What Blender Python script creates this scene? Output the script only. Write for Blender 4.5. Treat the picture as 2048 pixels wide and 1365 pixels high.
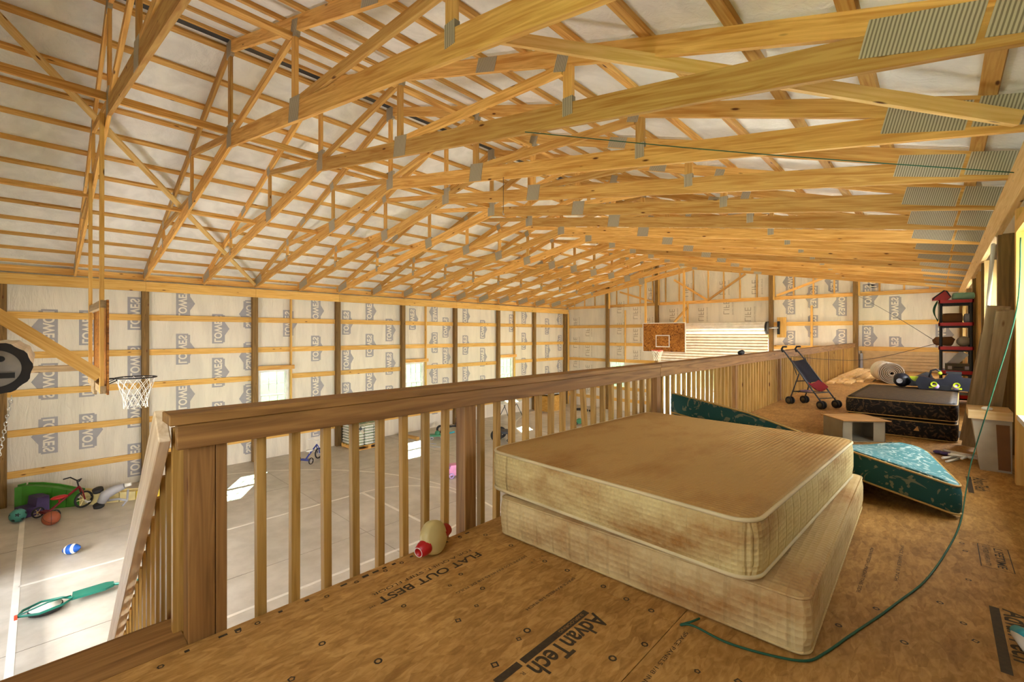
import bpy, bmesh, math, random
from mathutils import Vector, Matrix
random.seed(7)
D = bpy.data
SC = bpy.context.scene
COL = SC.collection
for o in list(D.objects): D.objects.remove(o)

# ---------------------------------------------------------------- camera
ZC, ZL = 3.62, 2.43                       # eye height, loft floor height
F, VPX, HY = 900.0, 1880.0, 669.0
TH = math.atan((VPX - 1024.0) / F)
cd = D.cameras.new('camera'); cam = D.objects.new('camera', cd); COL.objects.link(cam)
cam.location = (0, 0, ZC)
cam.rotation_euler = (math.pi / 2, 0, TH)
cd.sensor_fit = 'HORIZONTAL'; cd.sensor_width = 36.0
cd.lens = 36.0 * F / 2048.0
cd.shift_y = -(682.5 - HY) / 2048.0
cd.clip_start = 0.02; cd.clip_end = 400
SC.camera = cam

# ---------------------------------------------------------------- view, world, sun, daylight in the openings, fill in added openings
vs = SC.view_settings
vs.view_transform = 'Standard'; vs.look = 'None'; vs.gamma = 1.0; vs.use_curve_mapping = False
vs.exposure = 0.92
try:
    SC.cycles.use_denoising = True
    SC.cycles.max_bounces = 5; SC.cycles.diffuse_bounces = 4; SC.cycles.glossy_bounces = 2
    SC.cycles.use_adaptive_sampling = True; SC.cycles.adaptive_threshold = 0.2; SC.cycles.adaptive_min_samples = 16
    SC.cycles.transparent_max_bounces = 8
    SC.cycles.sample_clamp_indirect = 20.0
except Exception: pass
W = D.worlds.new('sky'); SC.world = W; W.use_nodes = True
nt = W.node_tree; nt.nodes.clear()
wo = nt.nodes.new('ShaderNodeOutputWorld'); bg = nt.nodes.new('ShaderNodeBackground')
sky = nt.nodes.new('ShaderNodeTexSky'); sky.sky_type = 'HOSEK_WILKIE'; sky.turbidity = 4.0; sky.ground_albedo = 0.35
SUN = Vector((1.0, -0.645, -0.79)).normalized()      # direction the sunlight travels
sky.sun_direction = -SUN
mx = nt.nodes.new('ShaderNodeMix'); mx.data_type = 'RGBA'; mx.inputs[0].default_value = 0.55
mx.inputs[7].default_value = (0.95, 0.97, 1.0, 1)
nt.links.new(sky.outputs[0], mx.inputs[6]); nt.links.new(mx.outputs[2], bg.inputs[0]); nt.links.new(bg.outputs[0], wo.inputs[0])
bg.inputs[1].default_value = 3.2
def lamp(name, kind, energy, color, loc, direction, size=(1, 1), angle=None):
    l = D.lights.new(name, kind); l.energy = energy; l.color = color
    o = D.objects.new(name, l); COL.objects.link(o); o.location = loc
    o.rotation_euler = Vector(direction).to_track_quat('-Z', 'Z').to_euler()
    if kind == 'AREA': l.shape = 'RECTANGLE'; l.size, l.size_y = size
    if angle: l.angle = angle
    return o
lamp('sun_light', 'SUN', 95.0, (1.0, 0.95, 0.85), (-30, 20, 25), SUN, angle=0.009)
lamp('daylight_near_door', 'AREA', 165, (1.0, 0.97, 0.94), (-8.2, -0.78, 0.9), (0, 1, 0.9), (3.5, 1.75))
lamp('daylight_loft_window', 'AREA', 26, (0.88, 0.95, 1.0), (0.72, 4.55, 3.72), (-1, 0, 0), (1.2, 1.4))
lamp('fill_unseen_gable', 'AREA', 9, (0.95, 0.98, 1.0), (-1.0, -0.80, 3.75), (0, 1, -0.05), (1.5, 1.2))  # added fill lamp in an unseen opening behind the camera
LOFT_FILLS = ((7.15, 8.75), (11.9, 13.4), (15.9, 17.4))
for a_, b_ in LOFT_FILLS: lamp('fill_added_upper', 'AREA', 38, (0.98, 0.98, 1.0), (0.73, (a_ + b_) / 2, 3.7), (-1, 0, 0), (b_ - a_ - .04, 1.25))  # added fill for the loft; these upper openings are made up
SIDE = (3.6, 8.5, 13.4)
for sy in SIDE: lamp('fill_added_side', 'AREA', 215, (0.97, 0.98, 1.0), (0.74, sy + .8, 1.5), (-1, 0, 0.05), (1.6, 1.1))  # added fill under the loft, in unseen made-up openings
def portal(name, loc, direction, size):
    o = lamp(name, 'AREA', 1, (1, 1, 1), loc, direction, size)
    o.data.cycles.is_portal = True
portal('portal_far_door', (-6.85, 19.3, 1.1), (0, -1, 0), (4.3, 2.1))

# ---------------------------------------------------------------- materials
def new_mat(name):
    m = D.materials.new(name); m.use_nodes = True
    n = m.node_tree.nodes; b = n['Principled BSDF']
    return m, n, m.node_tree.links, b
def s2l(c):
    return tuple(((x / 255.0) / 12.92 if x / 255.0 <= 0.04045 else ((x / 255.0 + 0.055) / 1.055) ** 2.4) for x in c) + (1.0,)
def ramp(n, c1, c2, p1=0.3, p2=0.7):
    r = n.new('ShaderNodeValToRGB'); e = r.color_ramp.elements
    e[0].position, e[1].position = p1, p2; e[0].color, e[1].color = c1, c2
    return r
def plain(name, c, rough=0.6, metal=0.0, var=0.12, scale=6.0, bump=0.0, bscale=40.0):
    m, n, l, b = new_mat(name)
    c = s2l(c)
    t = n.new('ShaderNodeTexCoord'); nz = n.new('ShaderNodeTexNoise'); nz.inputs['Scale'].default_value = scale; nz.inputs['Detail'].default_value = 3
    r = ramp(n, tuple(x * (1 - var) for x in c[:3]) + (1,), tuple(min(1, x * (1 + var)) for x in c[:3]) + (1,))
    l.new(t.outputs['Object'], nz.inputs['Vector']); l.new(nz.outputs[0], r.inputs[0]); l.new(r.outputs[0], b.inputs['Base Color'])
    b.inputs['Roughness'].default_value = rough; b.inputs['Metallic'].default_value = metal
    if bump:
        n2 = n.new('ShaderNodeTexNoise'); n2.inputs['Scale'].default_value = bscale
        bp = n.new('ShaderNodeBump'); bp.inputs['Strength'].default_value = bump; bp.inputs['Distance'].default_value = 0.01
        l.new(t.outputs['Object'], n2.inputs['Vector']); l.new(n2.outputs[0], bp.inputs['Height']); l.new(bp.outputs[0], b.inputs['Normal'])
    return m
def wood(name, c1, c2, knot=(92, 48, 16), rough=0.62, vary=0.22, knots=True, stretch=(0.9, 16, 16)):
    m, n, l, b = new_mat(name)
    t = n.new('ShaderNodeTexCoord'); oi = n.new('ShaderNodeObjectInfo')
    off = n.new('ShaderNodeVectorMath'); off.operation = 'SCALE'; off.inputs[0].default_value = (37, 19, 53)
    l.new(oi.outputs['Random'], off.inputs['Scale'])
    ad = n.new('ShaderNodeVectorMath'); l.new(t.outputs['Object'], ad.inputs[0]); l.new(off.outputs[0], ad.inputs[1])
    mp = n.new('ShaderNodeMapping'); mp.inputs['Scale'].default_value = stretch; l.new(ad.outputs[0], mp.inputs[0])
    nz = n.new('ShaderNodeTexNoise'); nz.inputs['Scale'].default_value = 1.6; nz.inputs['Detail'].default_value = 5; nz.inputs['Distortion'].default_value = 1.3
    l.new(mp.outputs[0], nz.inputs['Vector'])
    r = ramp(n, s2l(c1), s2l(c2), 0.32, 0.66); l.new(nz.outputs[0], r.inputs[0])
    hs = n.new('ShaderNodeHueSaturation')
    mr = n.new('ShaderNodeMapRange'); mr.inputs['To Min'].default_value = 1 - vary; mr.inputs['To Max'].default_value = 1 + vary * 0.6
    l.new(oi.outputs['Random'], mr.inputs[0]); l.new(mr.outputs[0], hs.inputs['Value']); l.new(r.outputs[0], hs.inputs['Color'])
    out = hs.outputs[0]
    if knots:
        m2 = n.new('ShaderNodeMapping'); m2.inputs['Scale'].default_value = (2.2, 8.0, 8.0); l.new(ad.outputs[0], m2.inputs[0])
        v = n.new('ShaderNodeTexVoronoi'); v.inputs['Scale'].default_value = 1.0; l.new(m2.outputs[0], v.inputs['Vector'])
        kr = ramp(n, (1, 1, 1, 1), (0, 0, 0, 1), 0.05, 0.11); l.new(v.outputs['Distance'], kr.inputs[0])
        mk = n.new('ShaderNodeMix'); mk.data_type = 'RGBA'; l.new(kr.outputs[0], mk.inputs[0]); l.new(out, mk.inputs[6]); mk.inputs[7].default_value = s2l(knot)
        out = mk.outputs[2]
    l.new(out, b.inputs['Base Color'])
    b.inputs['Roughness'].default_value = rough; b.inputs['Specular IOR Level'].default_value = 0.25
    bp = n.new('ShaderNodeBump'); bp.inputs['Strength'].default_value = 0.12; bp.inputs['Distance'].default_value = 0.004
    l.new(nz.outputs[0], bp.inputs['Height']); l.new(bp.outputs[0], b.inputs['Normal'])
    return m
M = {}
M['pine'] = wood('pine', (198, 140, 66), (234, 188, 110), vary=0.3)
M['pine_light'] = wood('pine_light', (222, 178, 100), (240, 205, 140), vary=0.12)
M['girt'] = wood('girt_pine', (208, 156, 74), (232, 188, 108), vary=0.12)
M['post'] = wood('treated_post', (108, 82, 42), (146, 112, 62), vary=0.18)
M['rail'] = wood('rail_wood', (120, 83, 42), (162, 118, 66), vary=0.12, stretch=(0.8, 14, 14))
M['baluster'] = wood('baluster_wood', (150, 112, 50), (186, 146, 78), vary=0.2)
M['stairrail'] = wood('stair_rail_wood', (206, 176, 136), (232, 210, 176), vary=0.1)
M['oldboard'] = wood('weathered_board', (146, 124, 90), (182, 158, 120), vary=0.15)
M['lumber'] = wood('fresh_lumber', (220, 178, 112), (240, 206, 150), vary=0.12)
M['plywood'] = wood('plywood', (196, 142, 60), (224, 176, 90), knots=False, stretch=(2, 6, 6))

def film(name, c, wr=0.5):
    m, n, l, b = new_mat(name)
    t = n.new('ShaderNodeTexCoord'); mp = n.new('ShaderNodeMapping'); mp.inputs['Scale'].default_value = (2.2, 2.2, 0.35); l.new(t.outputs['Object'], mp.inputs[0])
    nz = n.new('ShaderNodeTexNoise'); nz.inputs['Scale'].default_value = 1.5; nz.inputs['Detail'].default_value = 4; nz.inputs['Distortion'].default_value = 0.8; l.new(mp.outputs[0], nz.inputs['Vector'])
    c = s2l(c)
    r = ramp(n, tuple(x * 0.88 for x in c[:3]) + (1,), c, 0.35, 0.6); l.new(nz.outputs[0], r.inputs[0]); l.new(r.outputs[0], b.inputs['Base Color'])
    wv = n.new('ShaderNodeTexNoise'); wv.inputs['Scale'].default_value = 5; wv.inputs['Detail'].default_value = 5; wv.inputs['Distortion'].default_value = 2.0; l.new(mp.outputs[0], wv.inputs['Vector'])
    bp = n.new('ShaderNodeBump'); bp.inputs['Strength'].default_value = wr; bp.inputs['Distance'].default_value = 0.03
    l.new(wv.outputs[0], bp.inputs['Height']); l.new(bp.outputs[0], b.inputs['Normal'])
    b.inputs['Roughness'].default_value = 0.45; b.inputs['Specular IOR Level'].default_value = 0.3
    return m
M['film'] = film('insulation_film', (228, 219, 200))
M['rooffilm'] = film('roof_film', (246, 245, 241), 0.35)
M['ink'] = plain('film_ink', (158, 154, 154), 0.5, var=0.05)
M['inkletter'] = plain('film_letter', (226, 217, 198), 0.5, var=0.04)
M['inkdark'] = plain('film_dark_ink', (158, 146, 124), 0.6, var=0.05)

def concrete():
    m, n, l, b = new_mat('concrete')
    t = n.new('ShaderNodeTexCoord')
    nz = n.new('ShaderNodeTexNoise'); nz.inputs['Scale'].default_value = 0.5; nz.inputs['Detail'].default_value = 8; nz.inputs['Roughness'].default_value = 0.65; l.new(t.outputs['Object'], nz.inputs['Vector'])
    r = ramp(n, s2l((180, 171, 155)), s2l((214, 207, 195)), 0.3, 0.7); l.new(nz.outputs[0], r.inputs[0])
    n2 = n.new('ShaderNodeTexNoise'); n2.inputs['Scale'].default_value = 3.5; n2.inputs['Detail'].default_value = 6; l.new(t.outputs['Object'], n2.inputs['Vector'])
    mm = n.new('ShaderNodeMix'); mm.data_type = 'RGBA'; mm.blend_type = 'MULTIPLY'; mm.inputs[0].default_value = 0.35
    r2 = ramp(n, (0.6, 0.58, 0.55, 1), (1, 1, 1, 1), 0.35, 0.6); l.new(n2.outputs[0], r2.inputs[0])
    l.new(r.outputs[0], mm.inputs[6]); l.new(r2.outputs[0], mm.inputs[7]); l.new(mm.outputs[2], b.inputs['Base Color'])
    b.inputs['Roughness'].default_value = 0.42; b.inputs['Specular IOR Level'].default_value = 0.4
    return m
M['concrete'] = concrete()
M['paint'] = plain('court_paint', (232, 226, 214), 0.5, var=0.1, scale=3)
M['joint'] = plain('joint_dark', (138, 128, 114), 0.8)
def osb(name, c1, c2, c3, sc=1.0):
    m, n, l, b = new_mat(name)
    t = n.new('ShaderNodeTexCoord'); mp = n.new('ShaderNodeMapping'); mp.inputs['Scale'].default_value = (26 * sc, 9 * sc, 26 * sc); mp.inputs['Rotation'].default_value = (0, 0, 0.25); l.new(t.outputs['Object'], mp.inputs[0])
    v = n.new('ShaderNodeTexVoronoi'); v.inputs['Scale'].default_value = 1.6; v.inputs['Randomness'].default_value = 1; l.new(mp.outputs[0], v.inputs['Vector'])
    nz = n.new('ShaderNodeTexNoise'); nz.inputs['Scale'].default_value = 1.3; nz.inputs['Detail'].default_value = 6; nz.inputs['Distortion'].default_value = 1.5; l.new(mp.outputs[0], nz.inputs['Vector'])
    bw = n.new('ShaderNodeSeparateColor'); l.new(v.outputs['Color'], bw.inputs[0])
    ad = n.new('ShaderNodeMath'); ad.operation = 'MULTIPLY_ADD'; ad.inputs[1].default_value = 0.28; l.new(bw.outputs[0], ad.inputs[0]); l.new(nz.outputs[0], ad.inputs[2])
    r = n.new('ShaderNodeValToRGB'); e = r.color_ramp.elements; e[0].position = 0.35; e[1].position = 0.9; e[0].color = s2l(c1); e[1].color = s2l(c3)
    x = r.color_ramp.elements.new(0.62); x.color = s2l(c2); l.new(ad.outputs[0], r.inputs[0])
    n2 = n.new('ShaderNodeTexNoise'); n2.inputs['Scale'].default_value = 2.2; n2.inputs['Detail'].default_value = 5; l.new(t.outputs['Object'], n2.inputs['Vector'])
    r2 = ramp(n, (0.72, 0.68, 0.62, 1), (1, 1, 1, 1), 0.35, 0.65); l.new(n2.outputs[0], r2.inputs[0])
    mm = n.new('ShaderNodeMix'); mm.data_type = 'RGBA'; mm.blend_type = 'MULTIPLY'; mm.inputs[0].default_value = 1; l.new(r.outputs[0], mm.inputs[6]); l.new(r2.outputs[0], mm.inputs[7])
    l.new(mm.outputs[2], b.inputs['Base Color']); b.inputs['Roughness'].default_value = 0.6; b.inputs['Specular IOR Level'].default_value = 0.3
    bp = n.new('ShaderNodeBump'); bp.inputs['Strength'].default_value = 0.15; bp.inputs['Distance'].default_value = 0.003; l.new(ad.outputs[0], bp.inputs['Height']); l.new(bp.outputs[0], b.inputs['Normal'])
    return m
M['osb'] = osb('osb_subfloor', (156, 112, 56), (182, 136, 72), (206, 160, 94))
M['osb_board'] = osb('osb_backboard', (92, 50, 14), (176, 112, 40), (212, 150, 66), 0.55)
M['print'] = plain('black_print', (58, 44, 26), 0.7, var=0.25, scale=60)
M['plate'] = None
def plate_mat():
    m, n, l, b = new_mat('galvanised_plate')
    t = n.new('ShaderNodeTexCoord'); w = n.new('ShaderNodeTexWave'); w.wave_type = 'BANDS'; w.bands_direction = 'X'; w.inputs['Scale'].default_value = 18.0; w.inputs['Distortion'].default_value = 0.6
    l.new(t.outputs['Object'], w.inputs['Vector'])
    r = ramp(n, s2l((134, 124, 104)), s2l((196, 186, 164)), 0.25, 0.6); l.new(w.outputs[0], r.inputs[0]); l.new(r.outputs[0], b.inputs['Base Color'])
    b.inputs['Metallic'].default_value = 0.25; b.inputs['Roughness'].default_value = 0.5
    return m
M['plate'] = plate_mat()
def glass():
    m, n, l, b = new_mat('window_glass'); n.remove(b)
    tr = n.new('ShaderNodeBsdfTransparent'); tr.inputs[0].default_value = (0.36, 0.43, 0.41, 1)
    gl = n.new('ShaderNodeBsdfGlossy'); gl.inputs['Roughness'].default_value = 0.03; mi = n.new('ShaderNodeMixShader'); mi.inputs[0].default_value = 0.06
    l.new(tr.outputs[0], mi.inputs[1]); l.new(gl.outputs[0], mi.inputs[2]); l.new(mi.outputs[0], n['Material Output'].inputs[0])
    return m
M['glass'] = glass()
for k, (c, r) in {'vinyl': ((236, 234, 228), .4), 'white': ((230, 226, 216), .5), 'black': ((22, 22, 24), .5), 'darkgrey': ((58, 58, 60), .5), 'grey': ((168, 166, 168), .45),
                  'red': ((176, 22, 24), .4), 'darkred': ((122, 16, 26), .5), 'green': ((60, 128, 28), .45), 'limegreen': ((176, 196, 30), .4), 'yellow': ((226, 196, 40), .45),
                  'cream': ((224, 206, 142), .5), 'ivory': ((206, 188, 128), .45), 'purple': ((70, 48, 96), .5), 'lavender': ((176, 150, 200), .5), 'pink': ((224, 150, 190), .5), 'teal': ((70, 140, 126), .45),
                  'tealdark': ((22, 110, 92), .4), 'navy': ((22, 24, 34), .4), 'blue': ((24, 84, 170), .4), 'bikeblue': ((44, 62, 150), .4), 'orangeball': ((150, 76, 44), .6),
                  'string': ((26, 84, 58), .7), 'wire': ((60, 56, 50), .6), 'rubber': ((34, 32, 30), .7), 'cardboard': ((186, 136, 72), .8), 'cardgrey': ((150, 138, 112), .8),
                  'carpet': ((150, 132, 108), .95), 'carpetwhite': ((226, 220, 208), .95), 'tan': ((196, 164, 112), .6), 'doorwhite': ((236, 232, 220), .45), 'mint': ((150, 196, 164), .5),
                  'brownbox': ((120, 80, 42), .8), 'sack': ((176, 164, 140), .85), 'redshelf': ((190, 24, 26), .4), 'aqua': ((52, 160, 176), .45), 'netwhite': ((228, 224, 212), .8),
                  'orangered': ((206, 70, 34), .5), 'grass': ((96, 120, 60), .95), 'leaf': ((124, 132, 104), .9), 'bark': ((86, 66, 48), .9), 'gravel': ((176, 168, 152), .95), 'bagwhite': ((224, 222, 210), .6), 'baggreen': ((120, 150, 60), .6),
                  'chrome': ((170, 170, 172), .3), 'chain': ((196, 194, 188), .35), 'olive': ((92, 82, 58), .6), 'mowgreen': ((62, 132, 92), .5), 'capgrey': ((128, 122, 112), .5)}.items():
    M[k] = plain(k, c, r, metal=0.7 if k in ('chrome', 'chain') else 0.0)

# ---------------------------------------------------------------- mesh helpers
class MB:
    def __init__(s): s.v = []; s.f = []; s.m = []; s.sm = []
    def add(s, vs, fs, mi=0, smooth=False):
        b = len(s.v); s.v += [tuple(p) for p in vs]
        for f in fs: s.f.append(tuple(b + i for i in f)); s.m.append(mi); s.sm.append(smooth)
        return s
    def box(s, x0, x1, y0, y1, z0, z1, mi=0):
        return s.add([(x0, y0, z0), (x1, y0, z0), (x1, y1, z0), (x0, y1, z0), (x0, y0, z1), (x1, y0, z1), (x1, y1, z1), (x0, y1, z1)],
                     [(0, 3, 2, 1), (4, 5, 6, 7), (0, 1, 5, 4), (1, 2, 6, 5), (2, 3, 7, 6), (3, 0, 4, 7)], mi)
    def bar(s, p0, p1, w, h, up=(0, 0, 1), mi=0):
        p0, p1 = Vector(p0), Vector(p1); x, y, z = frame(p1 - p0, up)
        c = []
        for p in (p0, p1):
            for a, b_ in ((-1, -1), (1, -1), (1, 1), (-1, 1)): c.append(p + y * (a * w / 2) + z * (b_ * h / 2))
        return s.add(c, [(3, 2, 1, 0), (4, 5, 6, 7), (0, 1, 5, 4), (1, 2, 6, 5), (2, 3, 7, 6), (3, 0, 4, 7)], mi)
    def tube(s, pts, r, n=8, closed=False, mi=0, caps=True):
        pts = [Vector(p) for p in pts]; N = len(pts); rs = r if isinstance(r, (list, tuple)) else [r] * N
        vs = []; prev = None
        for i, p in enumerate(pts):
            if closed: t = pts[(i + 1) % N] - pts[i - 1]
            else: t = pts[min(i + 1, N - 1)] - pts[max(i - 1, 0)]
            if t.length < 1e-9: t = Vector((0, 0, 1))
            t.normalize()
            if prev is None: a = t.orthogonal().normalized()
            else:
                a = prev - t * prev.dot(t); a = a.normalized() if a.length > 1e-6 else t.orthogonal().normalized()
            prev = a; b = t.cross(a)
            vs += [p + (a * math.cos(2 * math.pi * k / n) + b * math.sin(2 * math.pi * k / n)) * rs[i] for k in range(n)]
        fs = []
        for i in range(N if closed else N - 1):
            j = (i + 1) % N
            for k in range(n): fs.append((i * n + k, i * n + (k + 1) % n, j * n + (k + 1) % n, j * n + k))
        s.add(vs, fs, mi, True)
        if caps and not closed: s.add([], [], mi); b0 = len(s.v) - len(vs); s.f += [tuple(b0 + k for k in reversed(range(n))), tuple(b0 + (N - 1) * n + k for k in range(n))]; s.m += [mi, mi]; s.sm += [False, False]
        return s
    def lathe(s, prof, c=(0, 0, 0), axis=(0, 0, 1), n=20, mi=0, smooth=True):
        x, y, z = frame(Vector(axis), (0.3, 0.9, 0.2) if abs(Vector(axis).normalized().z) > .9 else (0, 0, 1)); c = Vector(c)
        vs = []
        for h, r in prof:
            vs += [c + x * h + (y * math.cos(2 * math.pi * k / n) + z * math.sin(2 * math.pi * k / n)) * r for k in range(n)]
        fs = []
        for i in range(len(prof) - 1):
            for k in range(n): fs.append((i * n + k, i * n + (k + 1) % n, (i + 1) * n + (k + 1) % n, (i + 1) * n + k))
        return s.add(vs, fs, mi, smooth)
    def disc(s, c, axis, r, n=20, mi=0):
        return s.lathe([(0, r), (0, 1e-4)], c, axis, n, mi, False)
    def wheel(s, c, axis, r, w, n=18, mi=0):
        return s.lathe([(-w / 2, r * .55), (-w / 2, r * .88), (-w * .3, r), (w * .3, r), (w / 2, r * .88), (w / 2, r * .55), (-w / 2, r * .55)], c, axis, n, mi)
    def sphere(s, c, r, n=20, mi=0, sc=(1, 1, 1)):
        k = n // 2; b = len(s.v)
        s.lathe([(-r * math.cos(math.pi * i / k), max(1e-4, r * math.sin(math.pi * i / k))) for i in range(k + 1)], (0, 0, 0), (0, 0, 1), n, mi)
        for i in range(b, len(s.v)): p = s.v[i]; s.v[i] = (p[0] * sc[0] + c[0], p[1] * sc[1] + c[1], p[2] * sc[2] + c[2])
        return s
    def prism(s, poly, d0, d1, fn, mi=0):
        n = len(poly); vs = [fn(p, d0) for p in poly] + [fn(p, d1) for p in poly]
        return s.add(vs, [tuple(range(n)), tuple(reversed(range(n, 2 * n)))] + [(i, n + i, n + (i + 1) % n, (i + 1) % n) for i in range(n)], mi)
    def mesh(s, name, mats):
        me = D.meshes.new(name); me.from_pydata([tuple(p) for p in s.v], [], s.f)
        for m in (mats if isinstance(mats, (list, tuple)) else [mats]): me.materials.append(M[m] if isinstance(m, str) else m)
        me.polygons.foreach_set('material_index', s.m); me.polygons.foreach_set('use_smooth', s.sm); me.update()
        bm = bmesh.new(); bm.from_mesh(me); bmesh.ops.recalc_face_normals(bm, faces=bm.faces[:]); bm.to_mesh(me); bm.free()
        return me
    def build(s, name, mats, parent=None, local=False):
        if parent is not None and not local:
            w = WL(parent); s.v = [(p[0] - w[0], p[1] - w[1], p[2] - w[2]) for p in s.v]
        o = D.objects.new(name, s.mesh(name, mats)); COL.objects.link(o); o.parent = parent
        return o
def WL(o):
    l = Vector((0, 0, 0))
    while o is not None: l += o.location; o = o.parent
    return l
def frame(d, up):
    x = Vector(d).normalized(); u = Vector(up)
    if abs(x.dot(u.normalized())) > 0.995: u = Vector((0, 1, 0)) if abs(x.y) < .9 else Vector((1, 0, 0))
    z = (u - x * u.dot(x)).normalized(); return x, z.cross(x), z
CACHE = {}
def beam(name, p0, p1, w, h, mat, parent=None, up=(0, 0, 1), bev=0.0):
    """a board with its length along local x (w = local y, h = local z); alike boards share their mesh"""
    p0, p1 = Vector(p0), Vector(p1); L = (p1 - p0).length
    key = (round(L, 3), round(w, 4), round(h, 4), mat, bev)
    if key not in CACHE:
        b = MB().box(-L / 2, L / 2, -w / 2, w / 2, -h / 2, h / 2); me = b.mesh('board', mat)
        if bev:
            bm = bmesh.new(); bm.from_mesh(me); bmesh.ops.bevel(bm, geom=bm.edges[:], offset=bev, segments=1, affect='EDGES'); bm.to_mesh(me); bm.free()
        CACHE[key] = me
    o = D.objects.new(name, CACHE[key]); COL.objects.link(o)
    x, y, z = frame(p1 - p0, up); c = (p0 + p1) / 2 - (WL(parent) if parent else Vector((0, 0, 0)))
    o.matrix_local = Matrix(((x.x, y.x, z.x, c.x), (x.y, y.y, z.y, c.y), (x.z, y.z, z.z, c.z), (0, 0, 0, 1)))
    if parent: o.parent = parent
    return o
def tag(o, label, cat, group=None):
    o['label'] = label; o['category'] = cat
    if group: o['group'] = group
    return o
def thing(name, label, cat, loc=(0, 0, 0), rotz=0.0, group=None):
    o = D.objects.new(name, None); COL.objects.link(o); o.location = loc; o.rotation_euler = (0, 0, rotz); o.empty_display_size = 0.1
    return tag(o, label, cat, group)
def struct(o, label=None):
    o['kind'] = 'structure'
    if label: o['label'] = label
    return o
def copy_tree(o, loc=None, parent=None):
    c = o.copy(); COL.objects.link(c)
    if parent is not None: c.parent = parent
    if loc is not None: c.location = loc
    for ch in list(o.children): copy_tree(ch, None, c)
    return c
def text_mesh(body, size, mat, bold=0.0, z=0.0):
    cu = D.curves.new('t', 'FONT'); cu.body = body; cu.size = size; cu.offset = bold
    ob = D.objects.new('t', cu); COL.objects.link(ob)
    dg = bpy.context.evaluated_depsgraph_get(); me = D.meshes.new_from_object(ob.evaluated_get(dg))
    D.objects.remove(ob); me.materials.clear(); me.materials.append(M[mat])
    return me
def mesh_bounds(me):
    xs = [v.co.x for v in me.vertices]; ys = [v.co.y for v in me.vertices]
    return min(xs), max(xs), min(ys), max(ys)
def ordinal(n): return ['first', 'second', 'third', 'fourth', 'fifth', 'sixth', 'seventh', 'eighth', 'ninth', 'tenth', 'eleventh', 'twelfth', 'thirteenth', 'fourteenth', 'fifteenth', 'sixteenth'][n - 1]
def wall_boxes(b, axis, t0, t1, a0, a1, z0, z1, holes, mi=0):
    """a slab in the plane axis = t0..t1 spanning a0..a1 with rectangular holes (h0,h1,hz0,hz1)"""
    cuts = sorted({a0, a1, *[h[0] for h in holes], *[h[1] for h in holes]})
    for i in range(len(cuts) - 1):
        lo, hi = cuts[i], cuts[i + 1]; mid = (lo + hi) / 2
        hs = sorted([(h[2], h[3]) for h in holes if h[0] <= mid <= h[1]]); z = z0
        for h0, h1 in hs + [(z1, z1)]:
            if h0 > z + 1e-4:
                if axis == 'x': b.box(t0, t1, lo, hi, z, h0, mi)
                else: b.box(lo, hi, t0, t1, z, h0, mi)
            z = max(z, h1)

# ================================================================ SHELL
XW, XR, YN, YF = -14.24, 0.62, -0.66, 19.08     # film planes: left, right, near, far
XCR = -6.93                                     # ridge
def tc_under(x): return ZC + 3.80 - 0.337 * abs(x - XCR)
def bc_bot(x): return ZC + 2.52 - 0.172 * abs(x - XCR)
def roof(x): return tc_under(x) + 0.147 + 0.038

g = struct(MB().box(-60, 60, -60, 80, -0.16, -0.05).build('ground_outside', 'grass'), 'grassy ground outside the building')
apron = struct(MB().box(-12, -3.5, YF + 0.12, YF + 12, -0.05, -0.01).box(-12, -3.5, -12, YN - .14, -0.05, -0.01).build('ground_apron', 'gravel'), 'pale gravel apron outside the roll-up doors')
floor = struct(MB().box(XW - .1, XR + .1, YN - .1, YF + .1, -0.05, 0.0).build('floor', 'concrete'), 'stained concrete hall floor with painted court lines')
def strip(p0, p1, w, mat='paint', z=0.002, name='court_line'):
    o = beam(name, (p0[0], p0[1], z), (p1[0], p1[1], z), w, 0.003, mat, floor); return o
for a, b_, w in [((-13.6, -.22), (-2.6, -.22), .07), ((-9.56, -.2), (-9.56, 5.09), .055), ((-6.6, -.2), (-6.6, 5.09), .055), ((-9.58, 5.09), (-6.58, 5.09), .055),
              ((-13.6, -.2), (-13.6, 1.2), .055)]:
    strip(a, b_, w)
def arc(cx, cy, r, a0, a1, w=.055, n=40):
    b = MB(); vs = []; 
    for i in range(n + 1):
        t = math.radians(a0 + (a1 - a0) * i / n)
        vs += [(cx + math.cos(t) * (r - w / 2), cy + math.sin(t) * (r - w / 2), .003), (cx + math.cos(t) * (r + w / 2), cy + math.sin(t) * (r + w / 2), .003)]
    b.add(vs, [(2 * i, 2 * i + 1, 2 * i + 3, 2 * i + 2) for i in range(n)])
    return b.build('court_line', 'paint', floor)
arc(-8.08, .9, 5.8, 8, 170); arc(-8.08, 5.09, 1.48, 0, 180); arc(-8.08, 17.1, 5.8, 190, 350)
for y in (4.13, 8.5, 12.9, 17.2): strip((XW, y), (XR, y), .006, 'joint', .0012, 'control_joint')
for x in (-11.2, -7.6, -4.0): strip((x, YN), (x, YF), .006, 'joint', .0012, 'control_joint')

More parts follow.
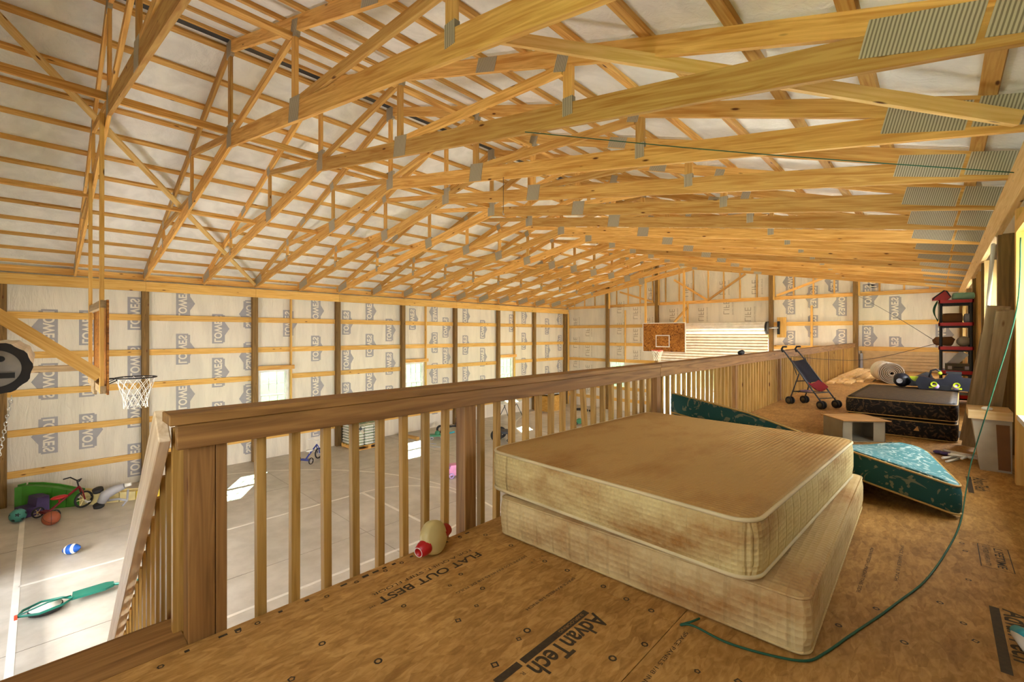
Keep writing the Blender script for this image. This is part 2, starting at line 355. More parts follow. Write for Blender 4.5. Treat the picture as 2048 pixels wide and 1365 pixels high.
# ---- left wall
WIN = [4.36, 9.26, 14.18]; WZ0, WZ1, WW = 1.05, 2.58, 0.83
b = MB(); wall_boxes(b, 'x', XW - .12, XW, YN - .1, YF + .1, 0, 5.25, [(y, y + WW, WZ0, WZ1) for y in WIN])
wl = struct(b.build('wall_left', 'film'), 'long side wall lined with translucent insulation film')
PY = [1.80 + 2.438 * k for k in range(-1, 8)]; PY[0] = -0.53
GZ = [4.03, 3.17, 2.36, 1.51, 0.64]
for y in PY: beam('post', (-14.15, y, 0), (-14.15, y, 4.70), .14, .14, 'post', wl, up=(1, 0, 0))
for z in GZ:
    for i in range(len(PY) - 1):
        a, c = PY[i] + .07, PY[i + 1] - .07
        segs = [(a, c)]
        for wy in WIN:
            if WZ0 - .05 < z < WZ1 + .05: segs = [s for (p, q) in segs for s in ([(p, q)] if q < wy or p > wy + WW else [(p, wy - .0), (wy + WW + .05, q)]) if s[1] - s[0] > .1]
        for p, q in segs: beam('girt', (-14.215, p, z), (-14.215, q, z), .04, .145, 'girt', wl)
for i in range(0, 9):                                                     # header beam in lengths
    a = PY[i] if i else YN; c = PY[i + 1] if i + 1 < 9 else YF - .02
    if c - a > .05: beam('header_beam', (-14.055, a, 4.785), (-14.055, c - .004, 4.785), .045, .235, 'girt', wl, bev=.003)
beam('eave_board', (-14.2, YN, 5.02), (-14.2, YF, 5.02), .04, .14, 'pine', wl)
beam('eave_board', (-14.19, YN, 5.19), (-14.19, YF, 5.19), .09, .04, 'pine', wl)
for wy in WIN:
    beam('window_stud', (-14.16, wy + WW + .04, 2.6), (-14.16, wy + WW + .04, 4.68), .04, .09, 'girt', wl, up=(1, 0, 0))
    beam('window_stud', (-14.16, wy + WW + .04, .6), (-14.16, wy + WW + .04, 2.6), .04, .09, 'girt', wl, up=(1, 0, 0))
    beam('window_header', (-14.13, wy - .1, 2.64), (-14.13, wy + WW + .12, 2.64), .09, .12, 'pine', wl)
# printed marks on the film: mirrored lettering, reading up or down
def logo_mesh():
    b = MB(); z = 0
    poly = [(0, 0), (.80, 0), (.80, .26), (.77, .26), (.77, .30), (.58, .30), (.40, .41), (.22, .30), (.03, .30), (.03, .26), (0, .26)]
    b.add([(x, y, .001) for x, y in poly], [tuple(range(len(poly)))])
    me = b.mesh('print', ['ink', 'inkletter'])
    t = text_mesh("LOWE'S", .22, 'inkletter', .006); x0, x1, y0, y1 = mesh_bounds(t)
    for v in t.vertices: v.co = Vector(((v.co.x - x0) / (x1 - x0) * .72 + .04, (v.co.y - y0) / (y1 - y0) * .19 + .05, .003))
    for p in t.polygons: p.material_index = 1
    t.materials.clear(); t.materials.append(M['ink']); t.materials.append(M['inkletter'])
    bm = bmesh.new(); bm.from_mesh(me); bm.from_mesh(t); bm.to_mesh(me); bm.free(); return me
def fix_idx(me, nblock=1):
    for i, p in enumerate(me.polygons): p.material_index = 0 if i < nblock else 1
LOGO = logo_mesh(); fix_idx(LOGO)
def place(me, name, parent, org, ex, ey, mir=False):
    o = D.objects.new(name, me); COL.objects.link(o); ex, ey = Vector(ex), Vector(ey); ez = ex.cross(ey) * (-1 if mir else 1); org = Vector(org) - WL(parent)
    o.matrix_local = Matrix(((ex.x, ey.x, ez.x, org.x), (ex.y, ey.y, ez.y, org.y), (ex.z, ey.z, ez.z, org.z), (0, 0, 0, 1))); o.parent = parent
    return o
def y_at(u): return 14.24 / math.tan(TH - math.atan((u - 1024) / F))
def rangef(a, b, st):
    while a < b: yield a; a += st
cols = [(62, 0, 1), (158, 1, 0), (255, 1, .3), (352, 1, .55), (424, 1, 0), (478, 0, .35), (566, 1, .15), (622, 1, .5), (684, 1, .2), (731, 1, .55), (771, 1, 0), (818, 1, .35), (858, 0, .6), (885, 1, .1), (925, 1, .5), (960, 1, .05), (1018, 1, .3), (1043, 1, .6), (1090, 1, .2), (1113, 0, .5)]
for u, upw, ph in cols:
    y = y_at(u)
    for z in rangef(-.2 + ph * 1.19, 4.6, 1.19):
        if z < 0.02 or z > 4.45: continue
        if any(wy - .45 < y < wy + WW + .1 and z < WZ1 + .1 and z + .8 > WZ0 - .1 for wy in WIN): continue
        if upw: place(LOGO, 'film_print', wl, (XW + .003, y, z), (0, 0, 1), (0, 1, 0), True)
        else: place(LOGO, 'film_print', wl, (XW + .003, y + .41, z + .8), (0, 0, -1), (0, -1, 0), True)
for y0_, h in ((2.55, 1.1), (2.95, 1.3)):                                  # loose film bulging at the foot of the wall
    b = MB(); n = 10
    for i in range(n + 1):
        for j in range(9):
            t = i / n; s = j / 8; b.v.append((-14.20 + .30 * math.sin(math.pi * s) * (1 - t) ** .6 + .02 * math.sin(9 * t + 4 * s), y0_ + s * .62, t * h))
    b.add([], []); b.f = [(i * 9 + j, i * 9 + j + 1, (i + 1) * 9 + j + 1, (i + 1) * 9 + j) for i in range(n) for j in range(8)]; b.m = [0] * len(b.f); b.sm = [True] * len(b.f)
    b.build('loose_film', 'film', wl)

# ---- windows
def window(n, org, ax, w, z0, z1, depth_dir, lab):
    """org: lower corner on the wall face; ax: unit vector along the wall"""
    A = Vector(ax); Dp = Vector(depth_dir); e = D.objects.new('window_%d' % n, None); COL.objects.link(e); e.location = org; struct(e, lab); h = z1 - z0
    def bx(nm, a0, a1, c0, c1, d0, d1, m, par):
        b = MB(); pts = [A * a + Vector((0, 0, c)) + Dp * d for c in (c0, c1) for d in (d0, d1) for a in (a0, a1)]
        b.add(pts, [(0, 1, 3, 2), (4, 6, 7, 5), (0, 4, 5, 1), (2, 3, 7, 6), (0, 2, 6, 4), (1, 5, 7, 3)]); return b.build(nm, m, par, local=True)
    t = .05
    for nm, a in (('jamb', (0, t)), ('jamb', (w - t, w))): bx('frame_' + nm, a[0], a[1], 0, h, -.02, .1, 'vinyl', e)
    bx('frame_head', t, w - t, h - t, h, -.02, .1, 'vinyl', e); bx('frame_sill', t, w - t, 0, t, -.02, .1, 'vinyl', e)
    for nm, c0, c1, d in (('lower_sash', t, h / 2 + .03, .0), ('upper_sash', h / 2 - .01, h - t, .05)):
        s = D.objects.new(nm, None); COL.objects.link(s); s.parent = e; q = .035
        bx('stile', t, t + q, c0, c1, d, d + .04, 'vinyl', s); bx('stile', w - t - q, w - t, c0, c1, d, d + .04, 'vinyl', s)
        bx('sash_rail', t + q, w - t - q, c0, c0 + q, d, d + .04, 'vinyl', s); bx('sash_rail', t + q, w - t - q, c1 - q, c1, d, d + .04, 'vinyl', s)
        bx('pane', t + q, w - t - q, c0 + q, c1 - q, d + .018, d + .022, 'glass', s)
        for k in (1, 2): a = t + q + (w - 2 * t - 2 * q) * k / 3; bx('muntin', a - .008, a + .008, c0 + q, c1 - q, d + .012, d + .028, 'vinyl', s)
        c = (c0 + c1) / 2; bx('muntin', t + q, w - t - q, c - .008, c + .008, d + .012, d + .028, 'vinyl', s)
    return e
for i, wy in enumerate(WIN): window(i + 1, (XW - .005, wy, WZ0), (0, 1, 0), WW, WZ0, WZ1, (-1, 0, 0), 'white window in the long side wall, %s from the camera' % ordinal(i + 1))

# ---- far gable wall
b = MB(); DX0, DX1, DZ = -9.07, -4.68, 3.62; W4 = (-11.6, -10.78, 1.02, 2.36)
wall_boxes(b, 'y', YF, YF + .12, XW - .12, XR + .1, 0, 5.2, [(DX0, DX1, 0, DZ), W4])
b.prism([(XW - .12, 5.2), (XR + .1, 5.2), (XR + .1, 5.3), (XCR, 7.75), (XW - .12, 5.3)], YF, YF + .12, lambda p, d: (p[0], d, p[1]))
wf = struct(b.build('wall_far', 'film'), 'far gable wall lined with printed insulation film')
window(4, (W4[0], YF + .005, W4[2]), (1, 0, 0), W4[1] - W4[0], W4[2], W4[3], (0, 1, 0), 'white window in the far gable wall')
YP = 18.97
PX = [-11.66, -9.14, -4.60, -2.06]
for x in PX: beam('post', (x, YP, 0), (x, YP, roof(x) - .12), .14, .14, 'post', wf, up=(0, 1, 0))
beam('corner_stud', (-14.0, YP, 0), (-14.0, YP, 4.68), .05, .1, 'girt', wf, up=(0, 1, 0))
edges = [-14.08] + PX + [XR - .05]
for i in range(5):
    a, c = edges[i] + .07, edges[i + 1] - .07
    for z in (4.0, 3.14, 2.36, 1.05, .5):
        if i == 2 and z < 4.1: continue
        if i == 4 and z < 3.0: continue
        if i == 1 and z < 2.3 and z > 1.2: continue
        beam('girt', (a, YF - .03, z), (c, YF - .03, z), .04, .145, 'girt', wf)
    beam('gable_chord', (a, YF - .05, 4.97), (c, YF - .05, 4.97), .045, .13, 'pine', wf)
    if i < 4: beam('post_cleat', (edges[i + 1] + .095, YP, 4.85 + (.06 if i else 0)), (edges[i + 1] + .095, YP, roof(edges[i + 1]) - .35), .045, .1, 'girt', wf, up=(0, 1, 0))
x = XCR - .61 * 11
while x < XR - .3:
    if abs(x - XCR) < 7.0 and min(abs(x - p) for p in PX) > .12: beam('gable_stud', (x, YF - .045, 5.03), (x, YF - .045, roof(x) - .06), .05, .04, 'pine', wf, up=(0, 1, 0))
    x += .61
for p, q in (((XCR, 5.02), (-5.5, 5.98)), ((XCR, 5.02), (-8.36, 5.98)), ((-9.3, 5.06), (-11.0, 5.62)), ((-4.42, 5.06), (-2.9, 5.62))):
    beam('gable_brace', (p[0], YF - .085, p[1]), (q[0], YF - .085, q[1]), .04, .085, 'pine', wf)
for sgn in (-1, 1): beam('gable_rafter', (XCR, YF - .03, roof(XCR) - .12), (XCR + sgn * 7.2, YF - .03, roof(XCR + sgn * 7.2) - .12), .045, .14, 'pine', wf)
beam('window_stud', (-10.74, YF - .05, 2.3), (-10.74, YF - .05, 4.75), .045, .08, 'girt', wf, up=(0, 1, 0))
beam('short_stud', (-3.32, YF - .06, 3.0), (-3.32, YF - .06, 4.65), .07, .04, 'girt', wf, up=(0, 1, 0))
beam('door_stud', (-7.78, YF - .06, 3.95), (-7.78, YF - .06, 5.0), .08, .045, 'girt', wf, up=(0, 1, 0))
beam('door_brace', (-7.75, YF - .2, 4.75), (-8.0, 17.7, 3.85), .045, .09, 'pine', wf)
for x, ph, upw in ((-13.9, .2, 1), (-13.2, .6, 0)):
    for z in rangef(ph, 4.3, 1.0): pass
LIFE = text_mesh('LIFE', .34, 'inkdark', -.004)
LINES = text_mesh('limited warranty', .09, 'inkdark', 0)
for x, z0_, n in ((-13.75, .9, 4), (-13.0, .5, 4), (-11.2, .6, 5), (-10.35, .3, 5), (-9.75, .8, 4)):
    for k in range(n):
        z = z0_ + k * 1.0
        if z > 4.6 or (W4[0] - .4 < x < W4[1] + .2 and z < 2.45): continue
        place(LIFE, 'film_print', wf, (x, YF - .003, z), (0, 0, 1), (1, 0, 0), True); place(LINES, 'film_print', wf, (x + .34, YF - .003, z), (0, 0, 1), (1, 0, 0), True)
for x, z0_ in ((-8.6, 4.15), (-7.35, 4.15), (-6.35, 4.4), (-5.55, 4.1), (-8.0, 5.2), (-6.5, 5.2), (-5.3, 5.15), (-9.6, 5.15)):
    place(LIFE, 'film_print', wf, (x, YF - .003, z0_), (0, 0, 1), (1, 0, 0), True); place(LINES, 'film_print', wf, (x + .34, YF - .003, z0_), (0, 0, 1), (1, 0, 0), True)
for x, z, upw in ((-4.25, 4.35, 0), (-4.25, 5.15, 0), (-4.25, 2.95, 0), (-3.55, 4.55, 0), (-3.55, 3.5, 0), (-2.72, 4.25, 0), (-2.72, 3.0, 0), (-2.0 + .12, 4.5, 1), (-1.9, 3.1, 1), (-1.2, 4.05, 1), (-1.2, 2.75, 1), (-.1, 3.2, 1), (-2.95, 5.1, 0), (-1.75, 5.15, 1)):
    if upw: place(LOGO, 'film_print', wf, (x, YF - .003, z), (0, 0, 1), (1, 0, 0), True)
    else: place(LOGO, 'film_print', wf, (x + .41, YF - .003, z + .8), (0, 0, -1), (-1, 0, 0), True)

# ---- right wall (loft side)
b = MB(); RW = (3.95, 5.22, 2.99, 4.42)
wall_boxes(b, 'x', XR, XR + .12, YN - .1, YF + .1, 0, 5.25, [RW] + [(a_, b_, 3.05, 4.35) for a_, b_ in LOFT_FILLS] + [(sy, sy + 1.6, .95, 2.05) for sy in SIDE])  # only the first hole is the loft window; the rest admit added fill
wr = struct(b.build('wall_right', 'film'), 'side wall of the loft with bare posts and studs')
for y in [-.53] + [4.24 + 2.438 * k for k in (-1, 1, 2, 3, 4, 5)] + [18.9]: beam('post', (.49, y, 0), (.49, y, 4.62), .14, .14, 'post', wr, up=(1, 0, 0))
for y, m in ((5.36, 'girt'), (3.86, 'girt'), (8.85, 'pine_light'), (10.3, 'girt'), (10.75, 'girt'), (14.9, 'girt')):
    beam('stud', (.50, y, ZL), (.50, y, 4.62), .04 if y != 5.36 else .09, .13, m, wr, up=(1, 0, 0))
beam('window_sill', (.54, RW[0] - .08, 2.965), (.54, RW[1] + .09, 2.965), .20, .04, 'white', wr)
beam('window_header', (.50, RW[0] - .1, 4.47), (.50, RW[1] + .1, 4.47), .13, .09, 'girt', wr)
for z in (3.3, 4.0): 
    for a, c in ((5.45, 6.6), (9.18, 11.48), (14.1, 15.8)): beam('girt', (.60, a, z), (.60, c, z), .03, .14, 'girt', wr)
beam('header_beam', (.425, YN, 4.755), (.425, YF - .05, 4.755), .05, .286, 'lumber', wr, bev=.003)

# ---- near gable wall with the open roll-up door
b = MB(); ND = (-10.02, -6.4, 0, 3.0)
wall_boxes(b, 'y', YN - .12, YN, XW - .12, XR + .1, 0, 5.2, [ND, (-1.8, -.2, 3.12, 4.38)])  # smaller hole is made up for the fill lamp behind the camera
b.prism([(XW - .12, 5.2), (XR + .1, 5.2), (XR + .1, 5.3), (XCR, 7.75), (XW - .12, 5.3)], YN - .12, YN, lambda p, d: (p[0], d, p[1]))
wn = struct(b.build('wall_near', 'film'), 'near gable wall behind the camera')
for x in (-10.1, -6.32): beam('door_post', (x, YN + .06, 0), (x, YN + .06, 5.0), .14, .12, 'post', wn, up=(0, 1, 0))
beam('girt', (-14.1, YN + .03, 4.03), (-10.2, YN + .03, 4.03), .04, .14, 'girt', wn)

# ---- roof
b = MB()
for sgn, xe in ((-1, XW - .12), (1, XR + .12)):
    z0_, z1_ = roof(XCR), roof(xe)
    b.add([(XCR, YN - .1, z0_), (XCR, YF + .1, z0_), (xe, YF + .1, z1_), (xe, YN - .1, z1_), (XCR, YN - .1, z0_ + .1), (XCR, YF + .1, z0_ + .1), (xe, YF + .1, z1_ + .1), (xe, YN - .1, z1_ + .1)],
          [(0, 1, 2, 3), (4, 7, 6, 5), (0, 3, 7, 4), (1, 5, 6, 2), (2, 6, 7, 3), (0, 4, 5, 1)])
roofo = struct(b.build('ceiling', 'rooffilm'), 'underside of the roof lined with white film')
nrm = {-1: Vector((-.337, 0, 1)).normalized(), 1: Vector((.337, 0, 1)).normalized()}
for sgn in (-1, 1):
    for k in range(13):
        x = XCR + sgn * (.16 + .583 * k)
        if x < XW + .05 or x > XR - .05: continue
        z = tc_under(x) + .147 + .018
        beam('purlin', (x, YN + .02, z), (x, YF - .02, z), .089, .036, 'pine', roofo, up=nrm[sgn])
for x in (XCR - .075, XCR + .04): pass
beam('ridge_strip', (XCR + .03, YN + .05, roof(XCR) - .035), (XCR + .03, YF - .05, roof(XCR) - .035), .16, .015, 'darkgrey', roofo)

# ---- trusses
def rel(x, z): return (x, 0, z)
def make_truss(label):
    t = thing('roof_truss', label, 'truss', (0, 0, 0), group='scissor trusses under the roof'); th = .038; B = 'pine'
    for sgn, xe in ((-1, -14.16), (1, .56)):
        s = sgn
        beam('top_chord', rel(XCR, tc_under(XCR) + .0735), rel(xe, tc_under(xe) + .0735), th, .14, B, t)
        xb = -14.05 if s < 0 else .56
        beam('bottom_chord', rel(XCR, bc_bot(XCR) + .095), rel(xb, bc_bot(xb) + .095), th, .187, B, t)
        xe2 = XCR + s * 2.2                                  # scissor extension up to the opposite chord
        beam('web', rel(XCR, bc_bot(XCR) + .16), rel(xe2, tc_under(xe2) - .02), th * .98, .089, B, t)
        for dx in (2.22, 4.72):
            x = XCR + s * dx; beam('web', rel(x, bc_bot(x) + .17), rel(x, tc_under(x) + .02), th * .97, .089, B, t, up=(1, 0, 0))
        xa, xc = XCR + s * 4.66, XCR + s * 2.36
        beam('web', rel(xa, tc_under(xa) - .03), rel(xc, bc_bot(xc) + .20), th * .96, .089, B, t)
    beam('web', rel(XCR, bc_bot(XCR) + .2), rel(XCR, tc_under(XCR) + .05), th * .97, .089, B, t, up=(1, 0, 0))
    def plate(x, z, w, h, sl=0.0, m='plate'):
        beam('connector_plate', (x - w / 2, 0, z - sl * w / 2), (x + w / 2, 0, z + sl * w / 2), .044, h, m, t)
    plate(XCR, bc_bot(XCR) + .155, .20, .30)
    plate(XCR, tc_under(XCR) + .04, .2, .22)
    for s in (-1, 1):
        x = XCR + s * 2.24; plate(x, bc_bot(x) + .125, .25, .24, -s * .172); plate(x, tc_under(x) + .03, .14, .16, -s * .337)
        x = XCR + s * 4.72; plate(x, bc_bot(x) + .16, .10, .15); plate(x - s * .06, tc_under(x) + .05, .12, .16, -s * .337)
        x = XCR + s * 3.75; plate(x, tc_under(x) + .073, .26, .135, -s * .337)
    plate(-13.75, bc_bot(-13.75) + .16, .55, .20, .25)
    plate(-.075, bc_bot(-.075) + .15, .43, .19, -.25); plate(.37, bc_bot(.37) + .135, .40, .19, -.25)
    return t
T0 = None
TY = [1.78 + 1.22 * k for k in range(-1, 14)]
for i, y in enumerate(TY):
    lab = 'pine scissor roof truss, %s from the camera end of the hall' % ordinal(i + 1)
    if T0 is None: T0 = make_truss(lab); t = T0; t.location = (0, y, 0)
    else: t = copy_tree(T0, (0, y, 0)); t['label'] = lab
# braces across the trusses
def brace(p, q, w, h, lab, mat='pine', up=(0, 0, 1)):
    return tag(beam('timber_brace', p, q, w, h, mat, None, up), lab, 'brace')
brace((-7.0, YN + .05, bc_bot(-7) + .245), (-7.0, YF - .06, bc_bot(-7) + .245), .04, .089, 'long lateral timber along the middle joints of the trusses')
brace((-4.76, YN + .05, tc_under(-4.76) - .05), (-4.76, 6.3, tc_under(-4.76) - .05), .089, .04, 'lateral timber nailed under the upper chords near the ridge')
brace((-9.9, YN + .05, bc_bot(-9.9) + .21), (-9.9, YF - .06, bc_bot(-9.9) + .21), .089, .038, 'lateral timber on the lower chords above the long side wall')
dv = Vector((-7.59 + 14.0, -.3 - 4.2, 0))
brace((-7.5, -.38, tc_under(-7.5) - .03), (-13.98, 4.2, tc_under(-13.98) - .03), .089, .038, 'long diagonal timber slanting down to the long side wall', 'pine_light', nrm[-1])
brace((-2.5, 2.36, tc_under(-2.5) - .025), (.35, 4.14, tc_under(.35) - .025), .05, .085, 'diagonal timber between the trusses above the loft', 'pine_light', nrm[1])

# ================================================================ LOFT
YL0 = YN
fl = struct(MB().box(-2.05, XR, YL0, YF, ZL - .30, ZL - .022).build('floor_loft', 'pine'), 'loft deck of printed wood panels')
fl['kind'] = 'structure'
def panel(x0, x1, y0, y1):
    return MB().box(x0 + .0015, x1 - .0015, y0 + .0015, y1 - .0015, ZL - .022, ZL).build('floor_panel', 'osb', fl)
XS = -.79
for x0, x1, js in ((-2.085, XS, [YL0, 1.80, 4.24, 6.68, 9.12, 11.56, 14.0, 16.44, 18.88, YF]), (XS, XR, [YL0, 1.25, 3.69, 6.13, 8.57, 11.0, 13.45, 15.89, 18.33, YF])):
    for i in range(len(js) - 1): panel(x0, x1, js[i], js[i + 1])
beam('rim_joist', (-2.067, YL0, ZL - .165), (-2.067, YF, ZL - .165), .036, .28, 'rail', fl)
beam('landing_tread', (-2.212, YN + .04, ZL - .02), (-2.212, .394, ZL - .02), .25, .04, 'rail', fl)
# lettering stamped on the panels
def stamp(body, size, x, y, length=None, cap=None, bold=0.0, name='stamp'):
    me = text_mesh(body, size, 'print', bold); x0, x1, y0, y1 = mesh_bounds(me)
    kx = (length / (x1 - x0)) if length else 1; ky = (cap / (y1 - y0)) if cap else 1
    for v in me.vertices: v.co = Vector(((v.co.x - x0) * kx, (v.co.y - y0) * ky, 0))
    return place(me, name, fl, (x, y, ZL + .0008), (0, -1, 0), (1, 0, 0))
def patch(x0, x1, y0, y1, m='print', z=.0008, nm='stamp_bar'):
    b = MB(); b.add([(x0, y0, ZL + z), (x1, y0, ZL + z), (x1, y1, ZL + z), (x0, y1, ZL + z)], [(0, 1, 2, 3)]); return b.build(nm, m, fl)
def rings(spots, nm='fastener_mark'):
    b = MB()
    for x, y, r, n in spots:
        vs = []
        for k in range(n):
            a = 2 * math.pi * k / n + .4; vs += [(x + r * math.cos(a), y + r * math.sin(a), ZL + .001), (x + .55 * r * math.cos(a), y + .55 * r * math.sin(a), ZL + .001)]
        b.add(vs, [(2 * k, 2 * ((k + 1) % n), 2 * ((k + 1) % n) + 1, 2 * k + 1) for k in range(n)])
    return b.build(nm, 'print', fl)
stamp('FLAT OUT BEST', .07, -1.835, 1.645, .605, .052, .0012); stamp('TM', .02, -1.80, 1.02, .03, .012)
stamp('FOR A QUIET, STIFF FLOOR', .035, -1.888, 1.637, .59, .026)
stamp('SEPARE LOS PANELES 1/8 DE PULG', .02, -1.615, 1.80, .48, .016); stamp('SPACE PANELS 1/8 INCH', .02, -1.30, 1.80, .35, .016)
stamp('AdvanTech', .11, -1.076, 1.632, .43, .088, .0022)
stamp('R', .02, -1.066, 1.175, .014, .016)
patch(-1.114, -1.083, 1.21, 1.618); patch(-1.114, -1.083, 1.075, 1.195)
stamp_l = [('SUBFLOORING', -1.106, 1.59, .16)]
for tx, x, y, ln in stamp_l:
    o = stamp(tx, .02, x, y, ln, .014); o.data.materials.clear(); o.data.materials.append(M['osb']); o.location.z += .0006
for y0_ in (2.87, 5.35, 7.8):
    patch(.155, .186, y0_ - .535, y0_); stamp('AdvanTech', .11, .194, y0_ + .01, .43, .08, .0022)
stamp('LIFETIME', .05, .214, 3.655, .29, .034, .0006); stamp('LIMITED WARRANTY', .03, .172, 3.655, .29, .02)
for a in ((.152, .156, 3.335, 3.68), (.268, .272, 3.335, 3.68), (.152, .272, 3.335, 3.339), (.152, .272, 3.676, 3.68)): patch(*a, nm='stamp_frame')
stamp('SPACE PANELS 1/8 INCH', .02, -.16, 3.35, .5, .014); stamp('ADVANTECH UPRIGHT THIS SIDE', .02, -.28, 3.2, .6, .014); stamp('SPACE PANELS 1/8 INCH', .02, -.74, 1.78, .4, .016)
rng = random.Random(3)
rings([(x, 1.83 + rng.uniform(-.015, .015), .014, 7) for x in (-1.95, -1.75, -1.5, -1.36, -1.15, -1.02, -.9)] +
      [(-2.03 + rng.uniform(-.01, .015), y, .012, 6) for y in (.3, .55, .62, .9, 1.05, 1.2, 1.3, 1.5, 1.7)] +
      [(-1.45, 1.20, .016, 4), (-1.55, 1.43, .013, 8), (-1.47, 1.32, .012, 4), (-1.70, 1.1, .012, 8), (-1.68, 1.34, .011, 4), (-1.72, 1.44, .012, 8), (-1.2, 1.35, .016, 9), (-1.19, 1.29, .013, 4), (-1.16, 1.13, .018, 4),
       (-1.72, .75, .014, 8), (-1.62, .6, .014, 5), (-1.48, .85, .016, 8), (-1.4, .73, .014, 4), (-.87, 1.45, .016, 9), (-.82, 1.6, .014, 8), (-.5, 1.65, .016, 4), (-.62, 1.6, .012, 5), (-.1, 2.3, .014, 7), (0, 2.75, .013, 7), (.07, 2.62, .012, 7), (.1, 2.5, .014, 4), (.1, 3.5, .012, 7), (.09, 3.62, .012, 7), (.1, 3.1, .012, 7), (-.2, 2.5, .013, 7), (-.3, 2.25, .013, 7)])
rings([(-1.55 + rng.uniform(-.02, .02), 1.86 - .03 * i, .006, 4) for i in range(4)])
for i in range(26):                                                   # dashes of edge printing beside the railing
    y = 1.75 - i * .055
    if rng.random() < .75: patch(-2.055, -2.043 + rng.uniform(0, .006), y, y + rng.uniform(.015, .035), nm='edge_print')

# ---- railing along the loft edge
rail = thing('loft_railing', 'long treated timber railing with square balusters along the loft edge', 'railing', (-2.11, .4, ZL))
for a, c in ((.33, 4.36), (4.365, 9.3), (9.305, 14.1), (14.105, 18.9)):
    beam('cap_rail', (-2.12, a, 3.30), (-2.12, c, 3.30), .14, .04, 'rail', rail, bev=.003)
    beam('rail_board', (-2.08, max(a, .355), 3.232), (-2.08, c, 3.232), .038, .094, 'rail', rail, bev=.003)
for y in (.44, 1.83, 4.385, 6.82, 9.26, 11.7, 14.14, 16.58):
    beam('rail_post', (-2.135, y, ZL - .28), (-2.135, y, 3.28), .089, .089, 'rail', rail, up=(1, 0, 0), bev=.003)
beam('rail_post', (-2.125, .506, ZL - .28), (-2.125, .506, 3.28), .038, .07, 'rail', rail, up=(1, 0, 0), bev=.002)
n = 0; y = .656
while y < 18.85:
    if min(abs(y - p) for p in (.44, 1.83, 4.385, 6.82, 9.26, 11.7, 14.14, 16.58)) > .055:
        tilt = (.085 if n == 17 else 0) + rng.uniform(-.006, .006)
        beam('baluster', (-2.118, y + tilt, ZL - .24), (-2.118, y - tilt * .3, 3.28), .038, .038, 'baluster', rail, up=(1, 0, 0), bev=.0025)
    y += .1425; n += 1

# ---- stair down beside the near wall, with its own railing
st = thing('staircase', 'steep timber stair dropping from the loft to the concrete floor', 'staircase', (-3.5, -.15, 0))
for y in (-.6, .34): beam('stringer', (-2.34, y, ZL - .24), (-4.62, y, .12), .04, .24, 'pine', st)
for k in range(1, 12):
    z = ZL - k * ZL / 12.0; x = -2.22 - k * .195; beam('tread', (x, -.58, z), (x, .32, z), .25, .038, 'pine', st)
sr = thing('stair_railing', 'sloping pale timber handrail with close-set pickets on the stair', 'railing', (-3.5, .39, 0))
sl = 1.0
def srz(x): return 3.27 + (x + 2.36) * sl
beam('stair_rail_board', (-2.215, .335, 3.262), (-4.78, .335, 3.262 - 2.53), .04, .15, 'stairrail', sr, bev=.004)
k = 0; x = -2.225
while x > -4.7:
    zt = 3.22 + (x + 2.26); beam('picket', (x, .385, max(.06, zt - 1.05)), (x, .385, zt - .01), .036, .036, 'baluster', sr, up=(1, 0, 0)); x -= .125
beam('stair_post', (-4.72, .40, 0), (-4.72, .40, .85), .09, .09, 'rail', sr, up=(1, 0, 0))

# ---- mattresses
def rrect(w, l, r, k=6):
    pts = []
    for cx, cy, a0 in ((w / 2 - r, l / 2 - r, 0), (-w / 2 + r, l / 2 - r, 90), (-w / 2 + r, -l / 2 + r, 180), (w / 2 - r, -l / 2 + r, 270)):
        for i in range(k + 1):
            a = math.radians(a0 + 90 * i / k); pts.append((cx + r * math.cos(a), cy + r * math.sin(a)))
    out = []
    for i, p in enumerate(pts):
        q = pts[(i + 1) % len(pts)]; d = math.dist(p, q); m = max(1, int(d / .14))
        for j in range(m): out.append((p[0] + (q[0] - p[0]) * j / m, p[1] + (q[1] - p[1]) * j / m))
    return out
def slab(w, l, h, r, re=.02, bulge=.006, crown=.01, fn=None):
    base = rrect(w, l, r); n = len(base); b = MB(); R = []
    def ring(ins, z):
        sx, sy = (w - 2 * ins) / w, (l - 2 * ins) / l; R.append([(x * sx, y * sy, z) for x, y in base])
    caps = (.97, .85, .7, .55, .4, .25, .1)
    for c in reversed(caps): R.append([(x * c, y * c, -crown * .0) for x, y in base])
    ring(re, 0); ring(re * .3, re * .3); ring(0, re)
    for t in (.3, .5, .7): ring(-bulge, h * t)
    ring(0, h - re); ring(re * .3, h - re * .3); ring(re, h)
    for c in caps: R.append([(x * c, y * c, h + crown * (1 - c ** 3)) for x, y in base])
    vs = [fn(p) if fn else p for q in R for p in q]
    fs = []
    for i in range(len(R) - 1):
        for k in range(n): fs.append((i * n + k, i * n + (k + 1) % n, (i + 1) * n + (k + 1) % n, (i + 1) * n + k))
    fs += [tuple(reversed(range(n))), tuple((len(R) - 1) * n + k for k in range(n))]
    b.add(vs, fs, 0, True)
    return b, base
def piping(base, w, l, z, rad, ins, fn=None):
    sx, sy = (w - 2 * ins) / w, (l - 2 * ins) / l; pts = [(x * sx, y * sy, z) for x, y in base]
    if fn: pts = [fn(p) for p in pts]
    return MB().tube(pts, rad, 6, closed=True)
